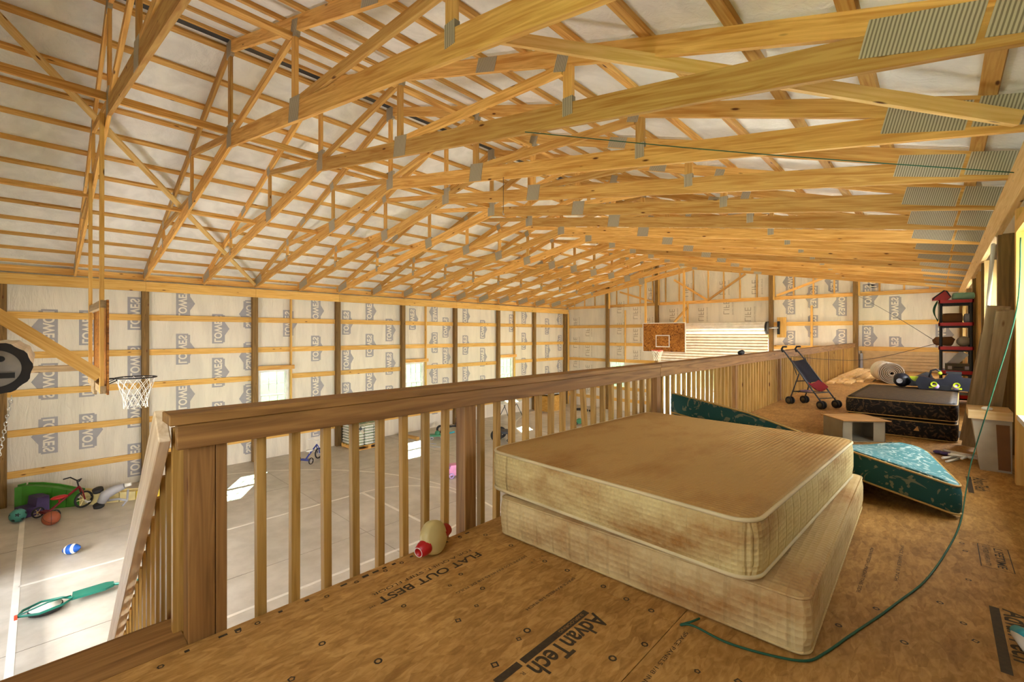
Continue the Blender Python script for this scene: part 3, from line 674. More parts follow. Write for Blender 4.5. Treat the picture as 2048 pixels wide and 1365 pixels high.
def mattress_mat(name, c_top, c_side, stain, quilt='weave', sc=1.0):
    m, n, l, b = new_mat(name); t = n.new('ShaderNodeTexCoord')
    sep = n.new('ShaderNodeSeparateXYZ'); geo = n.new('ShaderNodeNewGeometry'); l.new(geo.outputs['Normal'], sep.inputs[0])
    side = n.new('ShaderNodeMath'); side.operation = 'ABSOLUTE'; l.new(sep.outputs['Z'], side.inputs[0])
    sr_ = ramp(n, s2l(c_side), s2l(c_top), .5, .8); l.new(side.outputs[0], sr_.inputs[0])
    nz = n.new('ShaderNodeTexNoise'); nz.inputs['Scale'].default_value = 2.3; nz.inputs['Detail'].default_value = 6; nz.inputs['Roughness'].default_value = .65
    mp = n.new('ShaderNodeMapping'); mp.inputs['Scale'].default_value = (1, .55, 1.6); mp.inputs['Rotation'].default_value = (0, 0, .8); l.new(t.outputs['Object'], mp.inputs[0]); l.new(mp.outputs[0], nz.inputs['Vector'])
    r = ramp(n, (0, 0, 0, 1), (1, 1, 1, 1), .48, .72); l.new(nz.outputs[0], r.inputs[0])
    mm = n.new('ShaderNodeMix'); mm.data_type = 'RGBA'; l.new(r.outputs[0], mm.inputs[0]); l.new(sr_.outputs[0], mm.inputs[6]); mm.inputs[7].default_value = s2l(stain)
    l.new(mm.outputs[2], b.inputs['Base Color']); b.inputs['Roughness'].default_value = .8; b.inputs['Specular IOR Level'].default_value = .2
    v = n.new('ShaderNodeTexVoronoi'); v.inputs['Scale'].default_value = 45 * sc; v.inputs['Randomness'].default_value = .15; l.new(t.outputs['Object'], v.inputs['Vector'])
    mp2 = n.new('ShaderNodeMapping'); mp2.inputs['Scale'].default_value = (9, 9, 0); l.new(t.outputs['Object'], mp2.inputs[0])
    br = n.new('ShaderNodeTexVoronoi'); br.feature = 'DISTANCE_TO_EDGE'; br.inputs['Randomness'].default_value = .08; br.inputs['Scale'].default_value = 1; l.new(mp2.outputs[0], br.inputs['Vector'])
    cl = n.new('ShaderNodeMath'); cl.operation = 'MINIMUM'; cl.inputs[1].default_value = .12; l.new(br.outputs['Distance'], cl.inputs[0])
    inv = n.new('ShaderNodeMath'); inv.operation = 'LESS_THAN'; inv.inputs[1].default_value = .6; l.new(side.outputs[0], inv.inputs[0])
    cm = n.new('ShaderNodeMath'); cm.operation = 'MULTIPLY'; l.new(cl.outputs[0], cm.inputs[0]); l.new(inv.outputs[0], cm.inputs[1])
    s8 = n.new('ShaderNodeMath'); s8.operation = 'MULTIPLY_ADD'; s8.inputs[1].default_value = 5.0; l.new(cm.outputs[0], s8.inputs[0])
    vm = n.new('ShaderNodeMath'); vm.operation = 'MULTIPLY'; vm.inputs[1].default_value = .8; l.new(v.outputs['Distance'], vm.inputs[0]); l.new(vm.outputs[0], s8.inputs[2])
    bp = n.new('ShaderNodeBump'); bp.inputs['Strength'].default_value = .8; bp.inputs['Distance'].default_value = .012; l.new(s8.outputs[0], bp.inputs['Height']); l.new(bp.outputs[0], b.inputs['Normal'])
    return m
M['queen'] = mattress_mat('queen_cover', (190, 152, 92), (216, 196, 136), (164, 118, 62))
M['spring'] = mattress_mat('spring_cover', (206, 178, 124), (214, 190, 136), (170, 124, 70), sc=.8)
M['pipe'] = plain('cream_piping', (214, 196, 150), .7)
def mattress(name, lab, w, l, h, r, loc, rot, mat, pipe, pr=.008, top_only=False):
    e = thing(name, lab, 'mattress', loc, rot); b, base = slab(w, l, h, r, re=.022); b.build('cover', mat, e, True)
    if pipe:
        for z in ([h - .012] if top_only else [.012, h - .012]): piping(base, w, l, z, pr, .002).build('piping', pipe, e, True)
    return e
sp = mattress('box_spring', 'stained cream box spring lying on the loft floor under the large mattress', 1.57, 1.98, .225, .05, (-1.15, 2.905, ZL), math.radians(1.2), 'spring', 'spring', .006)
qm = mattress('mattress', 'large stained tan mattress on top of the cream box spring', 1.53, 1.95, .245, .10, (-1.225, 2.865, ZL + .238), math.radians(-2.6), 'queen', 'pipe', .009)
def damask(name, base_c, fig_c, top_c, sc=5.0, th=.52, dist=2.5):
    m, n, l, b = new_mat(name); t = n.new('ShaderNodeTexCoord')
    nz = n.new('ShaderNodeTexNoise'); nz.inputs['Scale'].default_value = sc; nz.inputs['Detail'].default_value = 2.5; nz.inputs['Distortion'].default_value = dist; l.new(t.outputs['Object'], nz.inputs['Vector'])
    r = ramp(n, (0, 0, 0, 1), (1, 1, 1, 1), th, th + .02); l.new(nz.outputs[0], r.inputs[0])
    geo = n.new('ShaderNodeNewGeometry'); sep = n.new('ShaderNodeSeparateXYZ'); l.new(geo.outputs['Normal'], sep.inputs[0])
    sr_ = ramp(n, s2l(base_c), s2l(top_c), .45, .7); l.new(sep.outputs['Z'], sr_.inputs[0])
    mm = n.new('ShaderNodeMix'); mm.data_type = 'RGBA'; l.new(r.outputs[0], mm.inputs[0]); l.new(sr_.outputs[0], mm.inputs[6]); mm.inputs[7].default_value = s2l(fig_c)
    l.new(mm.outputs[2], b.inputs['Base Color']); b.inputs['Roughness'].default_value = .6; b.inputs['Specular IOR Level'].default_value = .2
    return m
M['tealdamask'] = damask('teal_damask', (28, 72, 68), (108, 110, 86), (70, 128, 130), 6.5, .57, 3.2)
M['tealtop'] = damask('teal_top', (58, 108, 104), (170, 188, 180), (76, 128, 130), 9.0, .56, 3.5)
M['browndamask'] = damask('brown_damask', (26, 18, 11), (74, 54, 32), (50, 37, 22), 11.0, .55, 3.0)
def ip(x, xs, ys):
    for i in range(len(xs) - 1):
        if x <= xs[i + 1] or i == len(xs) - 2:
            t = (x - xs[i]) / (xs[i + 1] - xs[i]); return ys[i] + (ys[i + 1] - ys[i]) * t
tl = Vector((-.87, 4.47, ZL))
def tealfn(p):                                    # x along the length, y depth, z thickness
    u = p[0] / 1.95; v = (p[1] + .43) / .86
    x = -.86 + 1.95 * u - .20 * v * (u + .5) ** 2; y = 4.03 + .86 * v - .03 * u
    zt = ip(x, [-2.2, -1.84, -1.15, -.43, .12, .3], [3.15, 3.10, 2.985, 2.785, 2.655, 2.62])
    return (x - tl.x, y - tl.y, zt - .205 + p[2] - tl.z - .30 * v * (1 - min(1, max(0, (u + .05) / .45)) ** 1.5) + .01 * v)
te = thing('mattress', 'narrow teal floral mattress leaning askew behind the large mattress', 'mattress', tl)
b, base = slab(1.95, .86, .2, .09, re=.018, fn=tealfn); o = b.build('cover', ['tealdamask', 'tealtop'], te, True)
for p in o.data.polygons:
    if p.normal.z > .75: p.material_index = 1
M['cord_gold'] = plain('gold_piping', (176, 140, 72), .6)
for z in (.010, .19): piping(base, 1.95, .86, z, .007, .0, tealfn).build('piping', 'cord_gold', te, True)
for nm, lab, z, h in (('box_spring', 'dark brown patterned box spring on the loft floor', ZL, .21), ('mattress', 'dark brown quilted mattress on the patterned box spring', ZL + .223, .20)):
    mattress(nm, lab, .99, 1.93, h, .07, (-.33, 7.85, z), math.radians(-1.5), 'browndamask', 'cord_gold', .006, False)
tag(MB().add([(0, 0, 0), (.05, -.002, 0), (.035, 0, .055)], [(0, 1, 2)]).add([(0, -.006, 0), (.05, -.008, 0), (.035, -.006, .055)], [(0, 1, 2)]).build('care_tag', 'cardboard', None), 'small cream tag on the brown box spring', 'tag').location = (-.22, 6.862, ZL + .095)

# ---- cardboard box with open flaps
cb = thing('cardboard_box', 'open cardboard box with a dark cut-out beside the brown mattress', 'box', (-.72, 6.42, ZL), math.radians(38))
w, l, h, t = .44, .36, .235, .008
b = MB(); b.box(-w / 2, w / 2, l / 2 - t, l / 2, 0, h); b.box(-w / 2, -w / 2 + t, -l / 2, l / 2, 0, h); b.box(w / 2 - t, w / 2, -l / 2, l / 2, 0, h); b.box(-w / 2, -.12, -l / 2, -l / 2 + t, 0, h); b.box(.10, w / 2, -l / 2, -l / 2 + t, 0, h); b.box(-.12, .10, -l / 2, -l / 2 + t, h - .02, h)
b.box(-w / 2, w / 2, -l / 2, l / 2, 0, t); b.build('body', 'cardgrey', cb, True)
b = MB(); b.box(-w / 2 - .02, w / 2 + .03, -l / 2 - .05, l / 2 + .03, h, h + .008); b.build('top_panel', 'cardboard', cb, True)
MB().prism([(-w / 2, 0), (w / 2, 0), (w / 2 - .05, .12), (-w / 2 + .05, .12)], 0, .006, lambda p, d: (p[0], l / 2 + .025 + p[1], h + .012 - p[1] * .35 + d)).build('flap', 'cardboard', cb, True)

# ---- umbrella stroller
S = thing('stroller', 'black and red folding stroller standing by the railing', 'stroller', (-1.55, 8.87, ZL), math.atan2(-.48, .88))
hw = .165
for sy in (-1, 1):
    y = sy * hw
    MB().tube([(.30, y, .10), (-.28, y * .98, .78), (-.36, y * .95, .87), (-.42, y * .95, .93), (-.405, y * .95, .965), (-.36, y * .95, .975), (-.33, y * .95, .97)], .011, 8).build('front_tube', 'darkgrey', S, True)
    MB().tube([(-.405, y * .95, .88), (-.43, y * .95, .93), (-.405, y * .95, .972), (-.34, y * .95, .974)], .017, 8).build('handle_grip', 'black', S, True)
    MB().tube([(-.26, y, .09), (-.09, y, .53)], .010, 8).build('rear_tube', 'darkgrey', S, True)
    MB().tube([(-.25, y, .78), (-.13, y, .50)], .007, 6).build('strut', 'darkgrey', S, True)
    MB().tube([(-.20, y, .22), (.18, y, .24)], .008, 6).build('side_bar', 'darkgrey', S, True)
    for x in (.30, -.26):
        for d in (-.028, .028):
            wv = MB().wheel((x, y + d, .064), (0, 1, 0), .064, .028, 18).build('wheel', 'rubber', S, True)
            MB().lathe([(-.012, 1e-4), (-.012, .038), (.012, .038), (.012, 1e-4)], (x, y + d, .064), (0, 1, 0), 14).build('hub', 'olive', wv, True)
        MB().tube([(x, y - .028, .064), (x, y + .028, .064)], .007, 6).tube([(x, y, .064), (x, y, .11)], .012, 6).build('fork', 'black', S, True)
for p, q in (((.18, -hw, .24), (.18, hw, .24)), ((-.2, -hw, .22), (-.2, hw, .22)), ((-.14, -hw, .4), (-.14, hw, .4))): MB().tube([p, q], .008, 6).build('cross_bar', 'darkgrey', S, True)
MB().bar((.26, -hw, .16), (.26, hw, .16), .05, .008).build('foot_rest', 'navy', S, True)
def cloth(P, nm, m, th=.006):
    b = MB(); n = len(P[0]); vs = [p for r in P for p in r]; vs += [(p[0] + .004, p[1], p[2] - th) for p in vs]; N = len(P) * n
    fs = [(i * n + j, i * n + j + 1, (i + 1) * n + j + 1, (i + 1) * n + j) for i in range(len(P) - 1) for j in range(n - 1)]
    b.add(vs, fs + [tuple(N + k for k in reversed(f)) for f in fs], 0, True); b.build(nm, m, S, True)
cloth([[(-.26 + .28 * t - .04 * math.sin(math.pi * s), -hw + 2 * hw * s, .76 - .34 * t - .03 * math.sin(math.pi * s)) for s in (0, .25, .5, .75, 1)] for t in (0, .25, .5, .75, 1)], 'back_sling', 'navy')
cloth([[(.0 + .16 * t, -hw + 2 * hw * s, .44 - .11 * t - .10 * math.sin(math.pi * s) * math.sin(math.pi * (.25 + .5 * t))) for s in (0, .25, .5, .75, 1)] for t in (0, .25, .5, .75, 1)], 'seat_sling', 'darkred')
MB().sphere((-.1, 0, .235), .05, 12, 0, (1.6, 2.2, .3)).build('basket_bundle', 'lavender', S, True)

# ---- lumber pile, carpet roll
for i, (x, y0_, L, z, w) in enumerate([(-1.92, 13.1, 4.6, 0, .14), (-1.76, 13.3, 4.4, 0, .14), (-1.60, 13.25, 4.2, 0, .14), (-1.44, 14.0, 3.0, 0, .14), (-1.28, 14.2, 2.6, 0, .14), (-1.88, 13.6, 4.2, .039, .14), (-1.70, 13.9, 4.0, .039, .14), (-1.46, 14.3, 2.6, .039, .14), (-1.84, 14.2, 3.8, .078, .14), (-1.64, 14.5, 3.2, .078, .14)]):
    tag(beam('plank', (x, y0_, ZL + z + .02), (x + .02, y0_ + L, ZL + z + .02), w, .037, 'lumber'), 'pale pine plank in the %s layer of the loft pile, %s from the railing' % (['bottom', 'middle', 'top'][round(z / .039)], ordinal([1, 2, 3, 4, 5, 1, 2, 3, 1, 2][i])), 'plank', 'planks piled at the loft end')
cr = thing('carpet_roll', 'rolled-up carpet with white backing on the loft floor', 'carpet', (-.86, 14.3, ZL))
A = Vector((-.25, 1, 0)).normalized(); c0 = Vector((-.84, 14.05, ZL + .255)); R = .25
MB().lathe([(0, R - .004), (0, R), (1.0, R), (1.0, 1e-4)], c0, A, 36).build('roll_body', 'carpetwhite', cr)
xa, ya, za = frame(A, (0, 0, 1)); pts = []
for i in range(190):
    t = i / 189; a = t * 2 * math.pi * 6.2; r = .035 + (R - .03) * t; pts.append(c0 - A * .012 + (ya * math.cos(a) + za * math.sin(a)) * r)
MB().tube(pts, [.012] * 190, 6).build('rolled_edge', 'carpet', cr)
MB().lathe([(0, .03), (0, R)], c0 + A * .01, A, 32).build('end_face', 'carpet', cr)

# ---- toy ride-on body and ball on the brown mattress
ZT = ZL + .223 + .20 + .014
ty = thing('ride_on_toy', 'navy and lime plastic ride-on toy lying on the brown mattress', 'toy', (.06, 8.5, ZT))
b = MB(); prof = [(-.27, 0), (.27, 0), (.30, .08), (.27, .16), (.16, .165), (.14, .22), (.02, .22), (-.02, .15), (-.12, .13), (-.22, .17), (-.27, .18), (-.31, .09)]
b.prism(prof, -.12, .14, lambda p, d: (p[0] * (1 - .1 * (d > 0)), d, p[1])); b.build('body', 'navy', ty, True)
for x in (-.12, .10):
    w_ = MB().lathe([(-.02, .035), (-.02, .018), (0, .018), (0, .035), (-.02, .035)], (x, -.125, .075), (0, 1, 0), 16).build('ring_lamp', 'limegreen', ty, True)
    MB().box(x - .05, x + .05, -.13, -.115, .02, .04).build('lamp_base', 'limegreen', ty, True)
for s in (-1, 1): MB().prism([(0, 0), (.1, .05), (.13, .1), (.02, .10)], -.08, .02, lambda p, d: (s * (.24 + p[0]), d, .06 + p[1])).build('fender', 'limegreen', ty, True)
MB().box(-.05, .03, -.128, -.115, .0, .06).build('grille', 'black', ty, True); MB().box(.0, .15, -.06, .1, .22, .245).build('seat', 'black', ty, True)
for x in (-.1, .09): MB().lathe([(-.006, 1e-4), (-.006, .035), (.006, .035), (.006, 1e-4)], (x, -.128, .05), (0, 1, 0), 12).build('pink_decal', 'lavender', ty, True)
MB().tube([(-.17, 0, .16), (-.15, .0, .25), (-.10, 0, .27), (-.05, 0, .24)], .012, 8).build('handlebar', 'black', ty, True); MB().sphere((-.06, -.03, .22), .025, 10).build('knob', 'limegreen', ty, True)
tag(MB().prism([(-.30, 0), (-.02, 0), (0, .06), (-.05, .19), (-.1, .2), (-.3, .08)], 0, .25, lambda p, d: (p[0], d, p[1])).build('toy_hood', 'darkgrey', None), 'dark sloping plastic toy shell behind the ride-on toy', 'toy').location = (-.05, 8.72, ZT + .004)
bl = thing('toy_ball', 'dark blue ball at the corner of the brown mattress', 'ball', (-.40, 8.58, ZT - .004)); MB().sphere((0, 0, .1), .1, 20).build('shell', 'navy', bl, True); MB().disc((-.02, -.099, .09), (0, -1, 0), .035, 14).build('logo_spot', 'grey', bl, True)

# ---- shelving unit with its contents
sh = thing('shelving_unit', 'black plastic shelving unit with red shelves against the loft wall', 'shelf', (.2, 10.75, ZL))
SX0, SX1, SY0, SY1 = -.02, .40, 10.45, 11.05
SZ = [2.56, 2.96, 3.36, 3.76, 4.14]
for z in SZ:
    b = MB(); b.box(SX0, SX1, SY0, SY0 + .02, z, z + .055); b.box(SX0, SX1, SY1 - .02, SY1, z, z + .055); b.box(SX0, SX0 + .02, SY0, SY1, z, z + .055); b.box(SX1 - .02, SX1, SY0, SY1, z, z + .055); s_ = b.build('shelf', 'redshelf', sh)
    b = MB(); b.box(SX0 + .01, SX1 - .01, SY0 + .01, SY1 - .01, z + .03, z + .048)
    for k in range(5): b.box(SX0 + .02, SX1 - .02, SY0 + .06 + k * .11, SY0 + .08 + k * .11, z - .03, z + .03)
    b.build('shelf_deck', 'black', s_)
for x in (SX0 + .03, SX1 - .03):
    for y in (SY0 + .03, SY1 - .03): MB().lathe([(0, .021), (SZ[-1] - ZL, .021)], (x, y, ZL), (0, 0, 1), 12).build('upright', 'black', sh)
zt = SZ[4] + .056
b = MB(); b.prism([(0, 0), (.26, .0), (.33, .05), (.24, .15), (.2, .155), (0, .04)], 0, .18, lambda p, d: (-.10 + p[0] * .72, 10.5 + d, zt + p[1])); o = tag(b.build('red_bag', 'red', None), 'red and black canvas bag lying on the top shelf', 'bag')
bg_ = o; MB().tube([(-.09, 10.49, zt + .01), (-.07, 10.49, zt + .05), (.05, 10.49, zt + .16), (.08, 10.49, zt + .15), (.13, 10.49, zt + .05)], .010, 6).build('black_edging', 'black', bg_)
b, _ = slab(.26, .30, .11, .04, fn=lambda p: (p[0] + .28, p[1] + 10.68, p[2] + zt)); o = tag(b.build('mint_tub', 'mint', None), 'pale mint plastic tub beside the red bag', 'tub')
MB().box(.15, .41, 10.525, 10.84, zt + .085, zt + .10).build('lid', 'mint', o)
z3 = SZ[3] + .056
b, _ = slab(.24, .3, .15, .03, fn=lambda p: (p[0] + .15, p[1] + 10.7, p[2] + z3)); tag(b.build('brown_carton', 'brownbox', None), 'brown cardboard carton on the second shelf from the top', 'box')
b, _ = slab(.09, .2, .14, .02, fn=lambda p: (p[0] + .335, p[1] + 10.7, p[2] + z3)); tag(b.build('grey_tub', 'grey', None), 'grey tub with teal rim next to the brown carton', 'tub')
z2 = SZ[2] + .056
b = MB(); b.tube([(-.09, 10.62, z2 + .07), (-.05, 10.62, z2 + .085), (.14, 10.62, z2 + .085), (.17, 10.62, z2 + .075)], [.03, .075, .08, .05], 12); tag(b.build('cloth_roll', 'brownbox', None), 'rolled brown cloth poking out of the middle shelf', 'cloth')
b = MB(); b.sphere((.29, 10.66, z2 + .085), .085, 14, 0, (1.1, 1.3, 1.0)); tag(b.build('grey_sack', 'sack', None), 'lumpy pale grey sack on the middle shelf', 'sack')
z1 = SZ[1] + .056
tc = thing('tool_case', 'olive tool case with two silver latches on the lower shelf', 'case', (.22, 10.62, z1)); b = MB(); b.box(-.16, .16, -.13, .13, 0, .11); b.build('case_body', 'olive', tc, True)
for x in (-.10, .10): MB().box(x - .025, x + .025, -.138, -.128, .02, .075).build('latch', 'grey', tc, True)
MB().tube([(-.05, -.13, .06), (-.05, -.16, .06), (.05, -.16, .06), (.05, -.13, .06)], .008, 6).build('case_handle', 'black', tc, True)
tag(beam('tilted_plank', (.10, 10.80, z1 + .03), (.30, 10.80, z1 + .29), .03, .12, 'white'), 'white board tilted between the two lower red shelves', 'board')
hk = MB()
for k in range(4): hk.tube([(-.03 - .035 * math.sin(math.pi * i / 10) * (1 + .2 * k) , 10.43 + .012 * k, z3 + .34 - .32 * i / 10 + .01 * k) for i in range(11)] + [(-.02, 10.44, z3 + .02 + .32 * i / 10) for i in range(1, 11)], .005, 5)
tag(hk.build('rope_coil', 'string', None), 'coil of green cord hanging from the corner of the shelving unit', 'cord')

# ---- weathered boards, white bin, pipe, sticks
for i, (p, q, w) in enumerate([((.21, 6.85, ZL + .05), (.33, 5.95, 3.62), .12), ((.23, 6.55, ZL + .05), (.37, 5.75, 3.86), .14), ((.33, 6.45, ZL + .05), (.405, 5.62, 3.82), .12)]):
    o = tag(beam('weathered_board', p, q, w, .03, 'oldboard', None, up=(0, -1, .3)), ['narrow weathered board leaning at the outer side of the wall boards', 'wide weathered board in the middle of the leaning boards', 'weathered board leaning closest to the yellow stud'][i], 'board')
    d = (Vector(q) - Vector(p)).normalized()
    for s_ in (.35, .62, .85):
        c = Vector(p) + (Vector(q) - Vector(p)) * s_; 
        if i != 1: continue
        ml = o.matrix_local.inverted(); a_, b_ = ml @ (c + Vector((-.15, -.035, .0))), ml @ (c + Vector((.02, -.035, .015))); MB().bar(a_, b_, .035, .025, up=(0, 0, 1)).build('cleat', 'sack', o, True); MB().bar(a_ + (b_ - a_) * .35, a_ + (b_ - a_) * .6, .045, .035).build('strap', 'black', o, True)
tag(MB().tube([(.40, 6.80, 4.55), (.40, 7.6, 3.9), (.39, 8.95, 2.95), (.38, 9.6, ZL + .02)], .018, 10).build('white_pipe', 'white', None), 'thin white plastic pipe leaning on the wall posts', 'pipe')
wb = thing('white_bin', 'stained white tapered bin with a pale wooden lid near the wall', 'bin', (.33, 5.86, ZL))
b = MB(); vs = [(-.075, -.16, 0), (.115, -.16, 0), (.115, .16, 0), (-.075, .16, 0), (-.125, -.17, .45), (.115, -.17, .45), (.115, .17, .45), (-.125, .17, .45)]
b.add(vs, [(0, 3, 2, 1), (4, 5, 6, 7), (0, 1, 5, 4), (1, 2, 6, 5), (2, 3, 7, 6), (3, 0, 4, 7)]); b.build('bin_body', 'sack', wb, True)
MB().add([(.035, -.1645, .02), (.108, -.1645, .02), (.10, -.1742, .41), (.02, -.1742, .41)], [(0, 1, 2, 3)]).build('rust_panel', 'brownbox', wb, True)
b = MB().box(-.15, .118, -.2, .2, .45, .525); b.build('bin_lid', 'lumber', wb, True)
MB().sphere((-.03, -.1, .535), .03, 10, 0, (1.3, 1, .6)).build('putty_lump', 'white', wb, True)
r2 = random.Random(5)
for i in range(9):
    a = r2.uniform(-.5, 2.2); c = Vector((.12 + r2.uniform(-.05, .07), 6.02 + r2.uniform(-.13, .13), ZL + .012 + .014 * (i % 4))); d = Vector((math.cos(a), math.sin(a), 0)) * .11
    tag(MB().tube([c - d, c + d], .011, 7).build('white_stick', 'white', None), 'white plastic stick in the heap on the floor by the bin', 'stick', 'white sticks heaped by the bin')
for i in range(3):
    c = Vector((-.01 + .05 * i, 6.16 - .04 * i, ZL + .02)); tag(MB().sphere(c, .03, 10, 0, (1.5, 1.1, .6)).build('purple_wrap', 'purple', None), 'crumpled purple wrapper among the white sticks', 'wrapper', 'purple wrappers by the bin')

# ---- strings
def cord(name, pts, r, mat, lab, cat='string', n=6):
    P = [Vector(p) for p in pts]; out = []
    for i in range(len(P) - 1):
        p0, p1, p2, p3 = P[max(i - 1, 0)], P[i], P[i + 1], P[min(i + 2, len(P) - 1)]
        for k in range(n):
            t = k / n; out.append(.5 * ((2 * p1) + (p2 - p0) * t + (2 * p0 - 5 * p1 + 4 * p2 - p3) * t * t + (3 * p1 - p0 - 3 * p2 + p3) * t ** 3))
    out.append(P[-1]); return tag(MB().tube(out, r, 6).build(name, mat, None), lab, cat)
z = ZL + .006
cord('green_string', [(-.72, 1.88, z + .01), (-.735, 1.83, z + .012), (-.765, 1.80, z), (-.72, 1.815, z + .01), (-.60, 1.82, z), (-.47, 1.852, z), (-.355, 1.912, z), (-.309, 2.012, z), (-.256, 2.195, z), (-.183, 2.438, z), (-.129, 2.635, z), (-.052, 2.93, z), (.02, 3.37, z), (.091, 3.966, z), (.135, 4.6, z + .05), (.19, 5.2, 2.62), (.30, 5.05, 3.2), (.40, 4.85, 3.8), (.41, 4.75, 4.3)], .0045, 'string', 'thin green string curving over the loft floor past the mattress corner')
cord('green_line', [(-2.63, 2.93, bc_bot(-2.63) - .01), (-1.2, 3.9, 5.10), (.39, 4.9, 4.80)], .004, 'string', 'green line stretched under the trusses towards the loft wall')
hs = thing('hanging_hook', 'black cord with a small hook hanging from a truss', 'cord', (-4.15, 4.22, 6.15)); MB().tube([(-4.15, 4.2, bc_bot(-4.15) + .02), (-4.15, 4.2, 5.22)], .004, 5).build('hook_cord', 'black', hs); MB().tube([(-4.15, 4.2, 5.24), (-4.165, 4.2, 5.21), (-4.15, 4.2, 5.185), (-4.135, 4.2, 5.2)], .006, 6).build('hook', 'chrome', hs)
cord('thin_wire', [(-2.05, 9.6, 3.24), (-1.95, 9.7, 3.2), (-1.0, 10.2, 3.16), (-.05, 10.42, 3.46)], .004, 'wire', 'thin dark wire sagging from the railing to the shelving unit')
cord('thin_wire', [(-2.04, 18.8, 4.95), (-.9, 14.0, 4.15), (-.05, 10.42, 3.50)], .004, 'wire', 'thin dark wire running from the far post to the shelving unit')
rb = thing('rail_clip', 'small black clip sitting on the railing top', 'clip', (-2.1, 7.05, 3.32)); MB().sphere((0, -.04, .03), .035, 10).build('lobe', 'black', rb, True); MB().sphere((0, .04, .035), .038, 10).build('lobe', 'black', rb, True); MB().box(-.02, .02, -.03, .03, 0, .04).build('bridge', 'black', rb, True)

# ---- cream toy jug with red ends by the balusters
bt = thing('plastic_jug', 'cream round plastic toy with two red cups against the balusters', 'toy', (-1.99, 1.475, ZL))
A = Vector((.28, -1, -.12)).normalized(); c = Vector((0, 0, .089))
MB().lathe([(-.035, 1e-4), (-.034, .072), (-.022, .085), (.0, .088), (.022, .085), (.034, .072), (.035, 1e-4)], c, (1, .25, .25), 28).build('drum', 'ivory', bt, True)
MB().lathe([(-.09, 1e-4), (-.09, .028), (-.06, .034), (.06, .034), (.09, .028), (.09, 1e-4)], c + Vector((0, 0, -.015)), A, 18).build('barrel', 'ivory', bt, True)
MB().lathe([(.065, .041), (.09, .039), (.128, .027), (.128, .022), (.12, .02), (.119, 1e-4)], c + Vector((0, 0, -.015)), A, 20).build('red_cup', 'red', bt, True)
MB().lathe([(.119, .021), (.1285, .0265), (.1285, .0225), (.12, .02)], c + Vector((0, 0, -.015)), A, 20).build('white_rim', 'white', bt, True)
MB().lathe([(-.065, .040), (-.125, .032), (-.125, 1e-4)], c + Vector((0, 0, -.015)), A, 20).build('red_cup', 'red', bt, True)
aq = thing('aqua_bottle', 'aqua and white plastic object lying by the wall', 'bottle', (.245, 2.55, ZL)); MB().tube([(-.03, .05, .035), (.0, -.02, .036), (.05, -.1, .036)], [.02, .034, .034], 12).build('bottle_body', 'white', aq, True); MB().tube([(-.03, .06, .04), (.01, -.02, .055)], [.022, .03], 12).build('aqua_cap', 'aqua', aq, True)

# ================================================================ DOORS
def corrugated(x0, x1, y, z0, z1, pitch, amp, mat, name, parent, nseg=5):
    b = MB(); n = int((z1 - z0) / pitch); rows = []
    for i in range(n):
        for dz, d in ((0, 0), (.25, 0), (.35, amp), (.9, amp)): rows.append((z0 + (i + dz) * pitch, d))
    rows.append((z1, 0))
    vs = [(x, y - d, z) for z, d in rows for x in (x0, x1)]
    b.add(vs, [(2 * i, 2 * i + 1, 2 * i + 3, 2 * i + 2) for i in range(len(rows) - 1)]); b.m = [1 if rows[i][1] == 0 and rows[i + 1][1] == 0 else 0 for i in range(len(rows) - 1)]; return b.build(name, [mat, 'tan'], parent)  # tan groove faces paint the shadow lines between the ribs
d2 = D.objects.new('door_2', None); COL.objects.link(d2); d2.location = (-6.85, YF - .15, 0); struct(d2, 'white ribbed roll-up door half raised in the far gable wall')
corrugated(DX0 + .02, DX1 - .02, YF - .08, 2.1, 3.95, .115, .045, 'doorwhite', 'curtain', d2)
b = MB(); n = 40
for x in (DX0, DX1):
    for k in range(n): a = 2 * math.pi * k / n; r = .22 + (.012 if k % 4 < 2 else -.012); b.v.append((x, YF - .27 + r * math.cos(a), 3.86 + r * math.sin(a)))
b.f = [(k, (k + 1) % n, n + (k + 1) % n, n + k) for k in range(n)]; b.m = [0] * n; b.sm = [False] * n; b.build('rolled_drum', 'doorwhite', d2)
MB().lathe([(-.05, .225), (-.05, .235), (.03, .235), (.03, .225)], (DX1, YF - .27, 3.86), (1, 0, 0), 28).build('drum_band', 'black', d2)
MB().lathe([(.0, .2), (.02, .2), (.02, .01)], (DX1, YF - .27, 3.86), (1, 0, 0), 24).build('drum_cap', 'capgrey', d2)
MB().box(DX1 + .02, DX1 + .1, YF - .1, YF - .03, 0, 3.7).build('guide_rail', 'grey', d2); MB().box(DX0 - .1, DX0 - .02, YF - .1, YF - .03, 0, 3.7).build('guide_rail', 'grey', d2)
beam('mount_board', (DX1 + .42, YF - .07, 3.5), (DX1 + .42, YF - .07, 4.25), .3, .03, 'girt', d2, up=(0, 1, 0)); MB().box(DX1 + .3, DX1 + .37, YF - .2, YF - .1, 3.62, 4.1).build('bracket', 'black', d2)
MB().tube([(DX1 + .05, YF - .27, 3.86), (DX1 + .34, YF - .2, 3.86)], .03, 8).build('axle', 'chrome', d2)
d3 = D.objects.new('door_3', None); COL.objects.link(d3); d3.location = (-.9, YF - .1, ZL); struct(d3, 'tan ribbed sectional door at the far end of the loft')
for k in range(6): MB().box(-1.86, .05, YF - .10, YF - .06, ZL + .02 + k * .10, ZL + .105 + k * .10).build('slat', 'tan', d3)
MB().box(-1.90, .06, YF - .06, YF - .04, ZL, ZL + .64).build('backing', 'tan', d3)
MB().box(-1.93, -1.87, YF - .14, YF - .08, ZL, ZL + .55).build('guide_rail', 'grey', d3)
